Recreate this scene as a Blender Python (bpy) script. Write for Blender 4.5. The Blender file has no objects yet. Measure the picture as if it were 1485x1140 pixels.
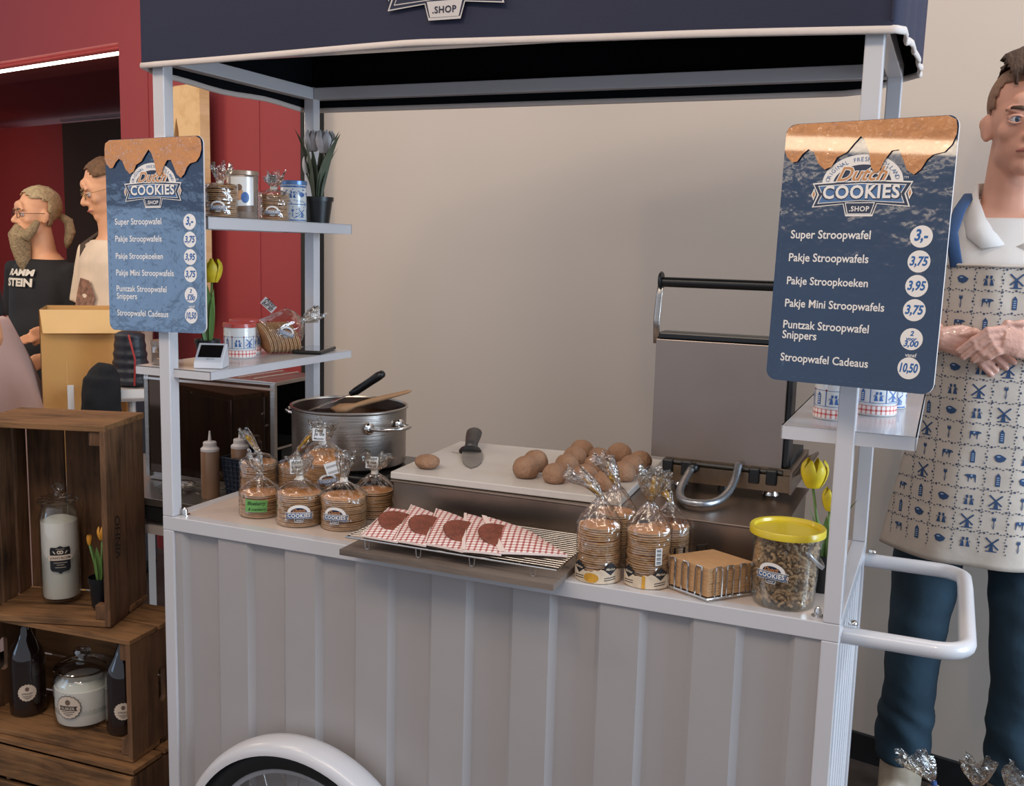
import bpy, bmesh, math, random
from math import sin, cos, pi, radians, sqrt, atan2
from mathutils import Vector, Matrix, noise
random.seed(7)
C = bpy.context.scene.collection
# ------------------------------------------------------------------ camera
cam_d = bpy.data.cameras.new('camera'); cam = bpy.data.objects.new('camera', cam_d); C.objects.link(cam)
cam_d.sensor_width = 36.0; cam_d.lens = 1472.74 / 1485 * 36.0; cam_d.clip_start = .05
_yaw, _pit, _rol = 0.403, -0.14372, 0.0266
_F = Vector((-sin(_yaw)*cos(_pit), cos(_yaw)*cos(_pit), sin(_pit))); _r = Vector((cos(_yaw), sin(_yaw), 0)); _u = _r.cross(_F)
_r2 = cos(_rol)*_r + sin(_rol)*_u; _u2 = -sin(_rol)*_r + cos(_rol)*_u
M = Matrix.Identity(4)
for i in range(3):
    M[i][0] = _r2[i]; M[i][1] = _u2[i]; M[i][2] = -_F[i]; M[i][3] = (1.50696, -1.64909, 1.52455)[i]
cam.matrix_world = M
bpy.context.scene.camera = cam
# ------------------------------------------------------------------ world, lights, exposure
def srgb(h):
    v = [int(h[i:i+2], 16)/255 for i in (0, 2, 4)]
    return tuple((x/12.92 if x <= .04045 else ((x+.055)/1.055)**2.4) for x in v) + (1,)
w = bpy.data.worlds.new('world'); bpy.context.scene.world = w; w.use_nodes = True
w.node_tree.nodes['Background'].inputs[0].default_value = (.80, .86, 1.0, 1); w.node_tree.nodes['Background'].inputs[1].default_value = .64
def area(name, loc, target, sx, sy, power, col):
    l = bpy.data.lights.new(name, 'AREA'); l.shape = 'RECTANGLE'; l.size = sx; l.size_y = sy; l.energy = power; l.color = col
    o = bpy.data.objects.new(name, l); C.objects.link(o); o.location = loc
    o.rotation_euler = (Vector(target)-Vector(loc)).to_track_quat('-Z', 'Y').to_euler(); return o
area('window_light', (5.4, -.1, 2.0), (1.0, .2, 1.1), 2.2, 2.4, 250, (.62, .80, 1.0))
area('ceiling_light_front', (.6, -2.2, 3.6), (.6, .2, 1.0), 2.4, .5, 30, (1.0, .83, .66))
for _k, _x in enumerate((-.9, .5, 1.9)): area('ceiling_spot', (_x, -1.1-.2*_k, 3.1), (.4+.3*_k, .2, 1.0), .14, .14, 7, (1.0, .80, .60))
area('warm_strip_light', (-.75, -3.25, 2.55), (1.3, 0, 1.6), 1.2, .07, 4.5, (1.0, .80, .58))
area('front_window_light', (-3.3, -3.5, 1.5), (0, 0, 1.3), 1.2, .8, 8, (.45, .68, 1.0))
area('corridor_light', (-6.6, 3.9, 2.3), (-7.3, 4.8, 1.0), .5, .5, 6, (1.0, .62, .40))
area('ceiling_light_left', (-1.6, -.6, 3.6), (-.8, 1.2, 1.2), .5, 1.6, 12, (1.0, .80, .62))
area('ceiling_light_back', (1.9, .6, 3.6), (1.5, 1.3, 1.2), 1.8, .3, 17, (1.0, .86, .72))
area('hall_light', (-2.6, .2, 2.3), (-2.1, 1.9, 1.2), .6, .6, 15, (1.0, .78, .52))
vs = bpy.context.scene.view_settings
vs.view_transform = 'Standard'; vs.look = 'None'; vs.exposure = 0.0; vs.gamma = 1.0; vs.use_curve_mapping = False
# ------------------------------------------------------------------ materials
_m = {}
def mat(name, col, rough=.5, metal=0.0, var=0.0, scale=8.0, bump=0.0, bscale=60.0, coat=0.0, stretch=(1, 1, 1), spec=.5, sss=0.0, emit=None):
    if name in _m: return _m[name]
    m = bpy.data.materials.new(name); m.use_nodes = True; nt = m.node_tree; b = nt.nodes['Principled BSDF']
    c = srgb(col) if isinstance(col, str) else col
    b.inputs['Base Color'].default_value = c; b.inputs['Roughness'].default_value = rough; b.inputs['Metallic'].default_value = metal
    b.inputs['Coat Weight'].default_value = coat; b.inputs['Specular IOR Level'].default_value = spec
    if sss: b.inputs['Subsurface Weight'].default_value = sss; b.inputs['Subsurface Radius'].default_value = (.02, .008, .004)
    tc = nt.nodes.new('ShaderNodeTexCoord'); mp = nt.nodes.new('ShaderNodeMapping'); mp.inputs['Scale'].default_value = stretch
    nt.links.new(tc.outputs['Object'], mp.inputs[0])
    n = nt.nodes.new('ShaderNodeTexNoise'); n.inputs['Scale'].default_value = scale; n.inputs['Detail'].default_value = 5
    nt.links.new(mp.outputs[0], n.inputs['Vector'])
    r = nt.nodes.new('ShaderNodeValToRGB'); v = max(var, .015)
    r.color_ramp.elements[0].position = .3; r.color_ramp.elements[1].position = .7
    r.color_ramp.elements[0].color = tuple(x*(1-v) for x in c[:3])+(1,); r.color_ramp.elements[1].color = tuple(min(1, x*(1+v)) for x in c[:3])+(1,)
    nt.links.new(n.outputs['Fac'], r.inputs[0]); nt.links.new(r.outputs[0], b.inputs['Base Color'])
    if bump:
        n2 = nt.nodes.new('ShaderNodeTexNoise'); n2.inputs['Scale'].default_value = bscale; n2.inputs['Detail'].default_value = 3
        nt.links.new(mp.outputs[0], n2.inputs['Vector'])
        bp = nt.nodes.new('ShaderNodeBump'); bp.inputs['Strength'].default_value = bump; bp.inputs['Distance'].default_value = .01
        nt.links.new(n2.outputs['Fac'], bp.inputs['Height']); nt.links.new(bp.outputs[0], b.inputs['Normal'])
    if emit: b.inputs['Emission Color'].default_value = srgb(emit[0]); b.inputs['Emission Strength'].default_value = emit[1]
    _m[name] = m; return m
def clear_mat(name, tint='ffffff', base=.10, rough=.08, bump=.0, bscale=50, edge=.8):
    if name in _m: return _m[name]
    m = bpy.data.materials.new(name); m.use_nodes = True; nt = m.node_tree; nt.nodes.clear()
    out = nt.nodes.new('ShaderNodeOutputMaterial'); mx = nt.nodes.new('ShaderNodeMixShader')
    tr = nt.nodes.new('ShaderNodeBsdfTransparent'); tr.inputs[0].default_value = srgb(tint)
    gl = nt.nodes.new('ShaderNodeBsdfGlossy'); gl.inputs['Roughness'].default_value = rough
    lw = nt.nodes.new('ShaderNodeLayerWeight'); lw.inputs[0].default_value = .35
    mr = nt.nodes.new('ShaderNodeMapRange'); mr.inputs['To Min'].default_value = base; mr.inputs['To Max'].default_value = edge
    nt.links.new(lw.outputs['Facing'], mr.inputs[0]); nt.links.new(mr.outputs[0], mx.inputs[0])
    nt.links.new(tr.outputs[0], mx.inputs[1]); nt.links.new(gl.outputs[0], mx.inputs[2]); nt.links.new(mx.outputs[0], out.inputs[0])
    if bump:
        tc = nt.nodes.new('ShaderNodeTexCoord'); n = nt.nodes.new('ShaderNodeTexNoise'); n.inputs['Scale'].default_value = bscale; n.inputs['Detail'].default_value = 2
        nt.links.new(tc.outputs['Object'], n.inputs['Vector'])
        bp = nt.nodes.new('ShaderNodeBump'); bp.inputs['Strength'].default_value = bump; bp.inputs['Distance'].default_value = .01
        nt.links.new(n.outputs['Fac'], bp.inputs['Height']); nt.links.new(bp.outputs[0], gl.inputs['Normal']); nt.links.new(bp.outputs[0], lw.inputs['Normal'])
    _m[name] = m; return m
def gingham(name, red, scale):      # checked print driven by the mesh's own uv
    if name in _m: return _m[name]
    m = bpy.data.materials.new(name); m.use_nodes = True; nt = m.node_tree; b = nt.nodes['Principled BSDF']; b.inputs['Roughness'].default_value = .6
    uv = nt.nodes.new('ShaderNodeUVMap'); sp = nt.nodes.new('ShaderNodeSeparateXYZ'); nt.links.new(uv.outputs[0], sp.inputs[0])
    outs = []
    for k in (0, 1):
        a = nt.nodes.new('ShaderNodeMath'); a.operation = 'MULTIPLY'; a.inputs[1].default_value = scale; nt.links.new(sp.outputs[k], a.inputs[0])
        f = nt.nodes.new('ShaderNodeMath'); f.operation = 'FRACT'; nt.links.new(a.outputs[0], f.inputs[0])
        g = nt.nodes.new('ShaderNodeMath'); g.operation = 'GREATER_THAN'; g.inputs[1].default_value = .64; nt.links.new(f.outputs[0], g.inputs[0]); outs.append(g)
    s = nt.nodes.new('ShaderNodeMath'); s.operation = 'ADD'; nt.links.new(outs[0].outputs[0], s.inputs[0]); nt.links.new(outs[1].outputs[0], s.inputs[1])
    h = nt.nodes.new('ShaderNodeMath'); h.operation = 'MULTIPLY'; h.inputs[1].default_value = .64; nt.links.new(s.outputs[0], h.inputs[0])
    mx = nt.nodes.new('ShaderNodeMixRGB'); mx.inputs[1].default_value = srgb('f1e4dc'); mx.inputs[2].default_value = srgb(red)
    nt.links.new(h.outputs[0], mx.inputs[0]); nt.links.new(mx.outputs[0], b.inputs['Base Color']); _m[name] = m; return m
def wood(name, c1, c2, axis=2, scale=6.0, rough=.65):
    if name in _m: return _m[name]
    m = bpy.data.materials.new(name); m.use_nodes = True; nt = m.node_tree; b = nt.nodes['Principled BSDF']; b.inputs['Roughness'].default_value = rough
    b.inputs['Specular IOR Level'].default_value = .25
    tc = nt.nodes.new('ShaderNodeTexCoord'); mp = nt.nodes.new('ShaderNodeMapping'); s = [9, 9, 9]; s[axis] = 1.0; mp.inputs['Scale'].default_value = s
    oi = nt.nodes.new('ShaderNodeObjectInfo'); ad = nt.nodes.new('ShaderNodeVectorMath'); ad.operation = 'ADD'
    ml = nt.nodes.new('ShaderNodeMath'); ml.operation = 'MULTIPLY'; ml.inputs[1].default_value = 17; nt.links.new(oi.outputs['Random'], ml.inputs[0])
    nt.links.new(tc.outputs['Object'], ad.inputs[0]); nt.links.new(ml.outputs[0], ad.inputs[1]); nt.links.new(ad.outputs[0], mp.inputs[0])
    n = nt.nodes.new('ShaderNodeTexNoise'); n.inputs['Scale'].default_value = scale; n.inputs['Detail'].default_value = 8; n.inputs['Roughness'].default_value = .65; n.inputs['Distortion'].default_value = .6
    nt.links.new(mp.outputs[0], n.inputs['Vector'])
    n2 = nt.nodes.new('ShaderNodeTexNoise'); n2.inputs['Scale'].default_value = 5.0; n2.inputs['Detail'].default_value = 4; nt.links.new(ad.outputs[0], n2.inputs['Vector'])
    a = nt.nodes.new('ShaderNodeMath'); a.operation = 'MULTIPLY_ADD'; a.inputs[1].default_value = .6; nt.links.new(n2.outputs['Fac'], a.inputs[0])
    a2 = nt.nodes.new('ShaderNodeMath'); a2.operation = 'MULTIPLY'; a2.inputs[1].default_value = .64; nt.links.new(n.outputs['Fac'], a2.inputs[0]); nt.links.new(a2.outputs[0], a.inputs[2])
    r = nt.nodes.new('ShaderNodeValToRGB'); r.color_ramp.elements[0].position = .40; r.color_ramp.elements[1].position = .68
    r.color_ramp.elements[0].color = srgb(c1); r.color_ramp.elements[1].color = srgb(c2)
    nt.links.new(a.outputs[0], r.inputs[0]); nt.links.new(r.outputs[0], b.inputs['Base Color'])
    bp = nt.nodes.new('ShaderNodeBump'); bp.inputs['Strength'].default_value = .35; bp.inputs['Distance'].default_value = .004
    nt.links.new(n.outputs['Fac'], bp.inputs['Height']); nt.links.new(bp.outputs[0], b.inputs['Normal']); _m[name] = m; return m

WHITE = mat('white_paint', 'c2bfc0', .28, coat=.3)
PANEL = mat('panel_paint', 'a29c9a', .35, var=.02)
ALU = mat('aluminium', 'c6ccd4', .25, .7)
STEEL = mat('brushed_steel', 'b3aca5', .30, 1.0, var=.06, scale=3, bump=.06, bscale=8, stretch=(1, 1, 40))
STEELW = mat('worn_steel', '8d7e72', .33, 1.0, var=.22, scale=6)
CHROME = mat('chrome', 'd4d2d0', .12, 1.0)
BLACK = mat('black_plastic', '101113', .35)
BLACKM = mat('black_rubber', '121212', .6, bump=.1)
NAVY = mat('navy_canvas', '26283b', .75, var=.06, scale=2.5, bump=.05, bscale=300, spec=.3)
HEM = mat('cream_hem', 'c6b9b0', .7, bump=.15, bscale=40)
LINER = mat('black_liner', '0b0d10', .9, spec=.1)
PWHITE = mat('print_white', 'e2dcd6', .4, coat=.4)
PNAVY = mat('print_navy', '14233f', .4, coat=.4)
PBLUE = mat('print_blue', '3f6796', .4, coat=.4)
PCAR = mat('print_caramel', 'bd7f45', .35, coat=.5, var=.05)
PINK = mat('pen_blue', '1d5a9b', .4)
PBLACK = mat('print_black', '16161a', .5)
PAPER = mat('label_paper', 'dedcd8', .6)
WAF = mat('waffle_gold', 'bd8450', .6, var=.12, scale=30, bump=.5, bscale=160)
WAFS = mat('waffle_side', 'b5916c', .7, var=.2, scale=60, bump=.3, bscale=200)
SYR = mat('syrup', '5a2610', .3)
FILM = clear_mat('cellophane', 'fdfaf5', .07, .12, bump=.9, bscale=34, edge=.62)
FILMG = clear_mat('cellophane_gathered', 'f2ece2', .22, .16, bump=1.0, bscale=80, edge=.85)
GLASS = clear_mat('clear_glass', 'f8faf8', .03, .03, edge=.6)
SKIN = mat('skin', 'd59a80', .5, var=.05, scale=14, sss=.08)
SKIN2 = mat('skin_warm', 'dba078', .5, var=.05, scale=14, sss=.08)
GLOVE = mat('gloved_skin', 'd9a794', .22, var=.06, scale=30, bump=.35, bscale=60, coat=.5)
# ------------------------------------------------------------------ mesh tools
class MB:
    def __init__(s): s.v = []; s.f = []; s.m = []; s.uv = []
    def add(s, vs_, fs, mi=0, uvs=None, T=None):
        o = len(s.v)
        if T is not None: vs_ = [T @ Vector(p) for p in vs_]
        s.v += [tuple(p) for p in vs_]
        for k, f in enumerate(fs):
            s.f.append([i+o for i in f]); s.m.append(mi); s.uv.append(uvs[k] if uvs else None)
        return s
    def box(s, c, d, mi=0, R=None, b=0.0):
        x, y, z = d[0]/2, d[1]/2, d[2]/2
        if b:
            bm = bmesh.new(); bmesh.ops.create_cube(bm, size=1)
            for q in bm.verts: q.co = Vector((q.co.x*d[0], q.co.y*d[1], q.co.z*d[2]))
            bmesh.ops.bevel(bm, geom=bm.edges[:], offset=b, segments=2, affect='EDGES', profile=.5)
            bm.verts.index_update(); vv = [q.co.copy() for q in bm.verts]; ff = [[q.index for q in f.verts] for f in bm.faces]; bm.free()
        else:
            vv = [(-x,-y,-z),(x,-y,-z),(x,y,-z),(-x,y,-z),(-x,-y,z),(x,-y,z),(x,y,z),(-x,y,z)]
            ff = [(0,3,2,1),(4,5,6,7),(0,1,5,4),(1,2,6,5),(2,3,7,6),(3,0,4,7)]
        T = Matrix.Translation(c) @ (R.to_4x4() if R is not None else Matrix.Identity(4))
        return s.add(vv, ff, mi, T=T)
    def lathe(s, prof, n=24, mi=0, c=(0,0,0), R=None, mis=None):
        vv = []; ff = []; mm = []
        T = Matrix.Translation(c) @ (R.to_4x4() if R is not None else Matrix.Identity(4))
        for r, z in prof:
            for k in range(n): a = 2*pi*k/n; vv.append((r*cos(a), r*sin(a), z))
        o = len(s.v); s.add(vv, [], T=T)
        for i in range(len(prof)-1):
            for k in range(n):
                k2 = (k+1) % n
                s.f.append([o+i*n+k, o+i*n+k2, o+(i+1)*n+k2, o+(i+1)*n+k]); s.m.append(mis[i] if mis else mi)
                s.uv.append([(k/n, i), ((k+1)/n, i), ((k+1)/n, i+1), (k/n, i+1)])
        return s
    def disc(s, r, n=24, mi=0, c=(0,0,0), R=None, flip=False):
        T = Matrix.Translation(c) @ (R.to_4x4() if R is not None else Matrix.Identity(4))
        vv = [(r*cos(2*pi*k/n), r*sin(2*pi*k/n), 0) for k in range(n)]
        return s.add(vv, [list(range(n))[::-1 if flip else 1]], mi, T=T)
    def tube(s, pts, r, n=8, mi=0, caps=True, closed=False, flat=None):
        pts = [Vector(p) for p in pts]; m = len(pts); rr = r if isinstance(r, (list, tuple)) else [r]*m
        o = len(s.v); up = None; rings = []
        for i, p in enumerate(pts):
            if closed: t = pts[(i+1) % m]-pts[i-1]
            else: t = pts[min(i+1, m-1)]-pts[max(i-1, 0)]
            t = t.normalized() if t.length > 1e-9 else Vector((0,0,1))
            if up is None: up = (Vector((0,0,1)) if abs(t.z) < .9 else Vector((1,0,0)))
            up = (up-up.dot(t)*t).normalized(); sd = t.cross(up)
            q = rr[i]; a, b = q if isinstance(q, tuple) else (q, q)
            ring = []
            for k in range(n): an = 2*pi*k/n; s.v.append(tuple(p+sd*a*cos(an)+up*b*sin(an))); ring.append(len(s.v)-1)
            rings.append(ring)
        R_ = list(zip(rings, rings[1:])) + ([(rings[-1], rings[0])] if closed else [])
        for A, B in R_:
            for k in range(n): k2 = (k+1) % n; s.f.append([A[k], A[k2], B[k2], B[k]]); s.m.append(mi); s.uv.append(None)
        if caps and not closed:
            s.f.append(rings[0][::-1]); s.m.append(mi); s.uv.append(None); s.f.append(rings[-1]); s.m.append(mi); s.uv.append(None)
        return s
    def ell(s, c, r, n=16, mi=0, R=None):
        T = Matrix.Translation(c) @ (R.to_4x4() if R is not None else Matrix.Identity(4)); m = max(6, n//2); vv = []; ff = []
        for i in range(m+1):
            a = pi*i/m
            for k in range(n): b = 2*pi*k/n; vv.append((r[0]*sin(a)*cos(b), r[1]*sin(a)*sin(b), -r[2]*cos(a)))
        for i in range(m):
            for k in range(n): k2 = (k+1) % n; ff.append((i*n+k, i*n+k2, (i+1)*n+k2, (i+1)*n+k))
        bm = bmesh.new(); bv = [bm.verts.new(v) for v in vv]
        for f in ff:
            bm.faces.new([bv[i] for i in f])
        bmesh.ops.remove_doubles(bm, verts=bm.verts, dist=1e-6); bm.verts.index_update()
        vv = [q.co.copy() for q in bm.verts]; ff = [[q.index for q in f.verts] for f in bm.faces]; bm.free()
        return s.add(vv, ff, mi, T=T)
    def prism(s, poly, z0, z1, mi=0, T=None, side=None):   # polygon in local xy, extruded along local z
        n = len(poly); vv = [(x, y, z0) for x, y in poly]+[(x, y, z1) for x, y in poly]
        s.add(vv, [list(range(n))[::-1], list(range(n, 2*n))], mi, T=T)
        o = len(s.v)-2*n
        for k in range(n): k2 = (k+1) % n; s.f.append([o+k, o+k2, o+n+k2, o+n+k]); s.m.append(mi if side is None else side); s.uv.append(None)
        return s
    def build(s, name, mats, parent=None, smooth=False, angle=None, loc=None):
        me = bpy.data.meshes.new(name); me.from_pydata(s.v, [], s.f)
        mats = mats if isinstance(mats, (list, tuple)) else [mats]
        for q in mats: me.materials.append(q)
        me.polygons.foreach_set('material_index', s.m)
        if any(u for u in s.uv):
            l = me.uv_layers.new(name='uv'); i = 0
            for f, u in zip(s.f, s.uv):
                for k in range(len(f)):
                    if u: l.data[i].uv = u[k]
                    i += 1
        if smooth: me.polygons.foreach_set('use_smooth', [True]*len(me.polygons))
        me.update()
        if angle: me.set_sharp_from_angle(angle=radians(angle))
        o = bpy.data.objects.new(name, me); C.objects.link(o)
        if parent: o.parent = parent
        if loc: o.location = loc
        return o
def thing(name, label, cat, loc=(0,0,0), rz=0, group=None):
    o = bpy.data.objects.new(name, None); C.objects.link(o); o.location = loc; o.rotation_euler = (0, 0, rz); o.empty_display_size = .05
    o['label'] = label; o['category'] = cat
    if group: o['group'] = group
    return o
def tag(o, label, cat, group=None):
    o['label'] = label; o['category'] = cat
    if group: o['group'] = group
    return o
def struct(o): o['kind'] = 'structure'; return o
def dup(o, loc=None, rz=None, rot=None, label=None, parent=None):
    kids = list(o.children); r = o.copy(); C.objects.link(r)
    if parent is not None: r.parent = parent
    if loc is not None: r.location = loc
    if rz is not None: r.rotation_euler = (0, 0, rz)
    if rot is not None: r.rotation_euler = rot
    if label: r['label'] = label
    for k in kids: dup(k, parent=r)
    return r
_t = {}
def text(s, size=1.0, off=0.0, shear=0.0, space=1.0):
    k = (s, off, shear, space)
    if k not in _t:
        c = bpy.data.curves.new('t', 'FONT'); c.body = s; c.size = 1; c.offset = off; c.shear = shear; c.space_character = space
        c.align_x = 'CENTER'; c.resolution_u = 3; c.fill_mode = 'FRONT'
        o = bpy.data.objects.new('t', c); C.objects.link(o); bpy.context.view_layer.update()
        me = o.evaluated_get(bpy.context.evaluated_depsgraph_get()).to_mesh()
        vv = [(p.co.x, p.co.y) for p in me.vertices]; ff = [list(p.vertices) for p in me.polygons]
        o.evaluated_get(bpy.context.evaluated_depsgraph_get()).to_mesh_clear(); bpy.data.objects.remove(o); bpy.data.curves.remove(c)
        _t[k] = (vv, ff)
    vv, ff = _t[k]
    return [(x*size, y*size) for x, y in vv], ff
def put_text(mb, s, x, y, mi, fn, lay, width=None, height=None, align='c', off=0.0, shear=0.0, space=1.0, rot=0.0, vs_=1.0):
    vv, ff = text(s, 1, off, shear, space)
    if not vv: return
    x0 = min(p[0] for p in vv); x1 = max(p[0] for p in vv); y0 = min(p[1] for p in vv); y1 = max(p[1] for p in vv)
    k = width/(x1-x0) if width else height/.72
    cx = {'c': (x0+x1)/2, 'l': x0, 'r': x1}[align]
    pts = [((a-cx)*k, b*k*vs_) for a, b in vv]
    cr, sr = cos(rot), sin(rot)
    mb.add([fn(x+a*cr-b*sr, y+a*sr+b*cr, lay) for a, b in pts], ff, mi)
def flat(mb, poly, mi, fn, lay):
    n = len(poly)
    bm = bmesh.new(); vv = [bm.verts.new((x, y, 0)) for x, y in poly]; f = bm.faces.new(vv)
    if f.normal.z < 0 or f.calc_area() == 0: pass
    bm.normal_update()
    if f.normal.z < 0: f.normal_flip()
    bmesh.ops.triangulate(bm, faces=[f])
    ml = getattr(fn, 'ml', None)
    if ml:
        for _ in range(6):
            es = [e for e in bm.edges if abs(e.verts[0].co.x-e.verts[1].co.x) > ml]
            if not es: break
            bmesh.ops.subdivide_edges(bm, edges=es, cuts=1); bmesh.ops.triangulate(bm, faces=bm.faces[:])
    bm.verts.index_update(); ff = [[q.index for q in g.verts] for g in bm.faces]; pts = [(q.co.x, q.co.y) for q in bm.verts]; bm.free()
    mb.add([fn(x, y, lay) for x, y in pts], ff, mi)
def circ(cx, cy, r, n=20, ry=None): return [(cx+r*cos(2*pi*k/n), cy+(ry or r)*sin(2*pi*k/n)) for k in range(n)]
def onplane(o=(0,0,0), step=.0003):       # local vertical plane facing -Y
    return lambda x, y, l: (o[0]+x, o[1]-step*l, o[2]+y)
def oncyl(R, z0=0, a0=0, step=.0003):     # wraps a print round a cylinder whose front faces -Y turned by a0
    f = lambda x, y, l: ((R+step*l)*sin(x/R+a0), -(R+step*l)*cos(x/R+a0), z0+y)
    f.ml = .16*R; return f
# the shop's emblem as flat print: mats 0 white 1 navy 2 blue 3 caramel
def logo(mb, w, fn, cx=0, cy=0, lay=1, full=True, mono=False):
    S = lambda P, k=1.0, ky=None, oy=0: [(cx+x*w*k, cy+((y-oy)*(ky or k)+oy)*w) for x, y in P]
    ring = [(.405*cos(pi*k/20), .09+.285*sin(pi*k/20)) for k in range(21)]
    ringi = [(.29*cos(pi*k/20), .09+.185*sin(pi*k/20)) for k in range(21)]
    W, N, B, K = 0, 1, 2, 3
    flat(mb, S(ring), W, fn, lay); flat(mb, S(ringi), N, fn, lay+1)
    ban = [(-.5,.10),(-.25,.115),(0,.12),(.25,.115),(.5,.10),(.44,-.015),(.49,-.145),(.17,-.115),(.135,-.235),(-.135,-.235),(-.17,-.115),(-.49,-.145),(-.44,-.015)]
    flat(mb, S(ban), W, fn, lay+2); flat(mb, S(ban, .965, .90, -.03), N, fn, lay+3)
    ban2 = [(-.44,.072),(0,.092),(.44,.072),(.395,-.015),(.435,-.108),(0,-.082),(-.435,-.108),(-.395,-.015)]
    flat(mb, S(ban2), W, fn, lay+4); flat(mb, S(ban2, .975, .91, -.01), N if mono else B, fn, lay+5)
    sh = [(-.15,-.098),(.15,-.098),(.12,-.215),(-.12,-.215)]
    flat(mb, S(sh), W, fn, lay+4)
    if not mono: flat(mb, S(sh, .93, .86, -.155), N, fn, lay+5)
    for sx in (-1, 1):
        flat(mb, S([(sx*.478,.05),(sx*.503,-.012),(sx*.478,-.075),(sx*.455,-.012)]), W, fn, lay+5)
        flat(mb, S([(sx*.478,.025),(sx*.49,-.012),(sx*.478,-.05),(sx*.466,-.012)]), K, fn, lay+6)
    put_text(mb, 'COOKIES', cx, cy-.062*w, N, fn, lay+6, width=.80*w, off=.055, vs_=1.0, space=1.08)
    put_text(mb, 'COOKIES', cx, cy-.055*w, W, fn, lay+7, width=.765*w, off=.03, vs_=1.05, space=1.1)
    put_text(mb, '.SHOP', cx, cy-.185*w, N if mono else W, fn, lay+6, width=.2*w, off=.02, space=1.1)
    if full:
        for x in (-.046, .038): flat(mb, S([(x+.10,.079),(x+.155,.079),(x+.155,.07),(x+.10,.07)]), W, fn, lay+8)
        put_text(mb, 'Dutch', cx, cy+.115*w, W, fn, lay+7, width=.53*w, off=.055, shear=.45)
        put_text(mb, 'Dutch', cx, cy+.118*w, K, fn, lay+8, width=.50*w, off=.012, shear=.45)
        for s_, a0, a1 in (('ORIGINAL', 168, 118), ('FRESH', 104, 80), ('HOLLAND', 62, 14)):
            for i, ch in enumerate(s_):
                a = radians(a0+(a1-a0)*i/(len(s_)-1))
                put_text(mb, ch, cx+.335*w*cos(a), cy+(.082+.225*sin(a))*w, B, fn, lay+2, height=.042*w, rot=a-pi/2)
        put_text(mb, 'TM', cx+.43*w, cy+.125*w, W, fn, lay+4, width=.045*w)
    else:
        put_text(mb, 'Dutch', cx, cy+.13*w, K, fn, lay+7, width=.42*w, off=.02, shear=.45)
EMB = [PWHITE, PNAVY, PBLUE, PCAR]
# ================================================================== THE SETTING
WN = Vector((.225694, .974198, 0)); WD = Vector((.974198, -.225694, 0))      # back wall normal (away from camera) and direction
W0 = Vector((1.33, 1.475, 0))
def wallpt(s, off=0.0, z=0.0): p = W0+WD*s+WN*off; return (p.x, p.y, z)
BEIGE = mat('beige_plaster', 'cbbfb3', .8, var=.025, scale=1.2, bump=.03, bscale=12)
RED = mat('red_wall', '983638', .7, var=.03, scale=1.5)
DARKB = mat('brown_panel', '3a2c24', .8, var=.1, scale=2)
FLOOR = mat('floor_stone', '4a3f38', .55, var=.25, scale=14)
DARK = mat('skirting_black', '15171a', .6, var=.2, scale=20)
RWALL = Matrix(((WD.x, WN.x, 0), (WD.y, WN.y, 0), (0, 0, 1)))
def wallbox(name, s0, s1, o0, o1, z0, z1, m):
    b = MB(); b.box(((s0+s1)/2, (o0+o1)/2, (z0+z1)/2), (s1-s0, o1-o0, z1-z0)); o = b.build(name, m)
    o.matrix_world = Matrix.Translation(W0) @ RWALL.to_4x4(); return struct(o)
struct(MB().box((-1, 1.5, -.03), (14, 12, .06)).build('floor', FLOOR))
sl = -2.333                                                                   # where the beige wall ends
wallbox('wall_back', sl, 2.6, 0, .12, 0, 4.2, BEIGE)
wallbox('baseboard_back', sl, 2.6, -.015, 0, 0, .085, DARK)
wallbox('trim_1', sl-.012, sl+.02, -.10, .0, 0, 3.2, mat('black_edge', '17130f', .7))
# red wall: facets beside the opening, lintel above it
ro = -.10; s_open = -3.603
for i, (a, b_) in enumerate(((s_open, -3.38), (-3.38, -2.9), (-2.9, -2.6), (-2.6, sl-.012))):
    wallbox('wall_left' if i == 0 else 'wall_left_panel', a, b_, ro+.004*(i % 2), .3, 0, 4.2, RED)
wallbox('wall_lintel', -9.4, s_open, ro, .3, 2.43, 4.2, RED)
wallbox('wall_left_far', -9.6, -9.4, ro, 2.6, 0, 4.2, RED)
wallbox('ceiling', -9.4, s_open+.1, .3, 2.6, 2.56, 2.66, RED)
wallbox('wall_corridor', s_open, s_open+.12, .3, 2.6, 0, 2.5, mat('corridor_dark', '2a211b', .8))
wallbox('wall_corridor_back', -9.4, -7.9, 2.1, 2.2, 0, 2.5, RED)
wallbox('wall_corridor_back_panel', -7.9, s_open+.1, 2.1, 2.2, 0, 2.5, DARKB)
led = MB(); led.box((s_open-2.4, ro+.03, 2.388), (4.8, .012, .014))
lo = led.build('light_strip', mat('led_glow', 'ffffff', .5, emit=('fff3e0', 6.0))); lo.matrix_world = Matrix.Translation(W0) @ RWALL.to_4x4()
tag(lo, 'long white glowing strip light along the edge of the red opening', 'light')
wallbox('trim_2', -9.4, s_open, ro+.04, ro+.4, 2.42, 2.48, RED)
rail = MB(); rail.box((-7.35, 2.07, 2.52), (1.0, .03, .02)); r_ = rail.build('ceiling_rail', ALU); r_.matrix_world = Matrix.Translation(W0) @ RWALL.to_4x4()
tag(r_, 'thin grey metal rail high on the dark corridor wall', 'rail')
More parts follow.
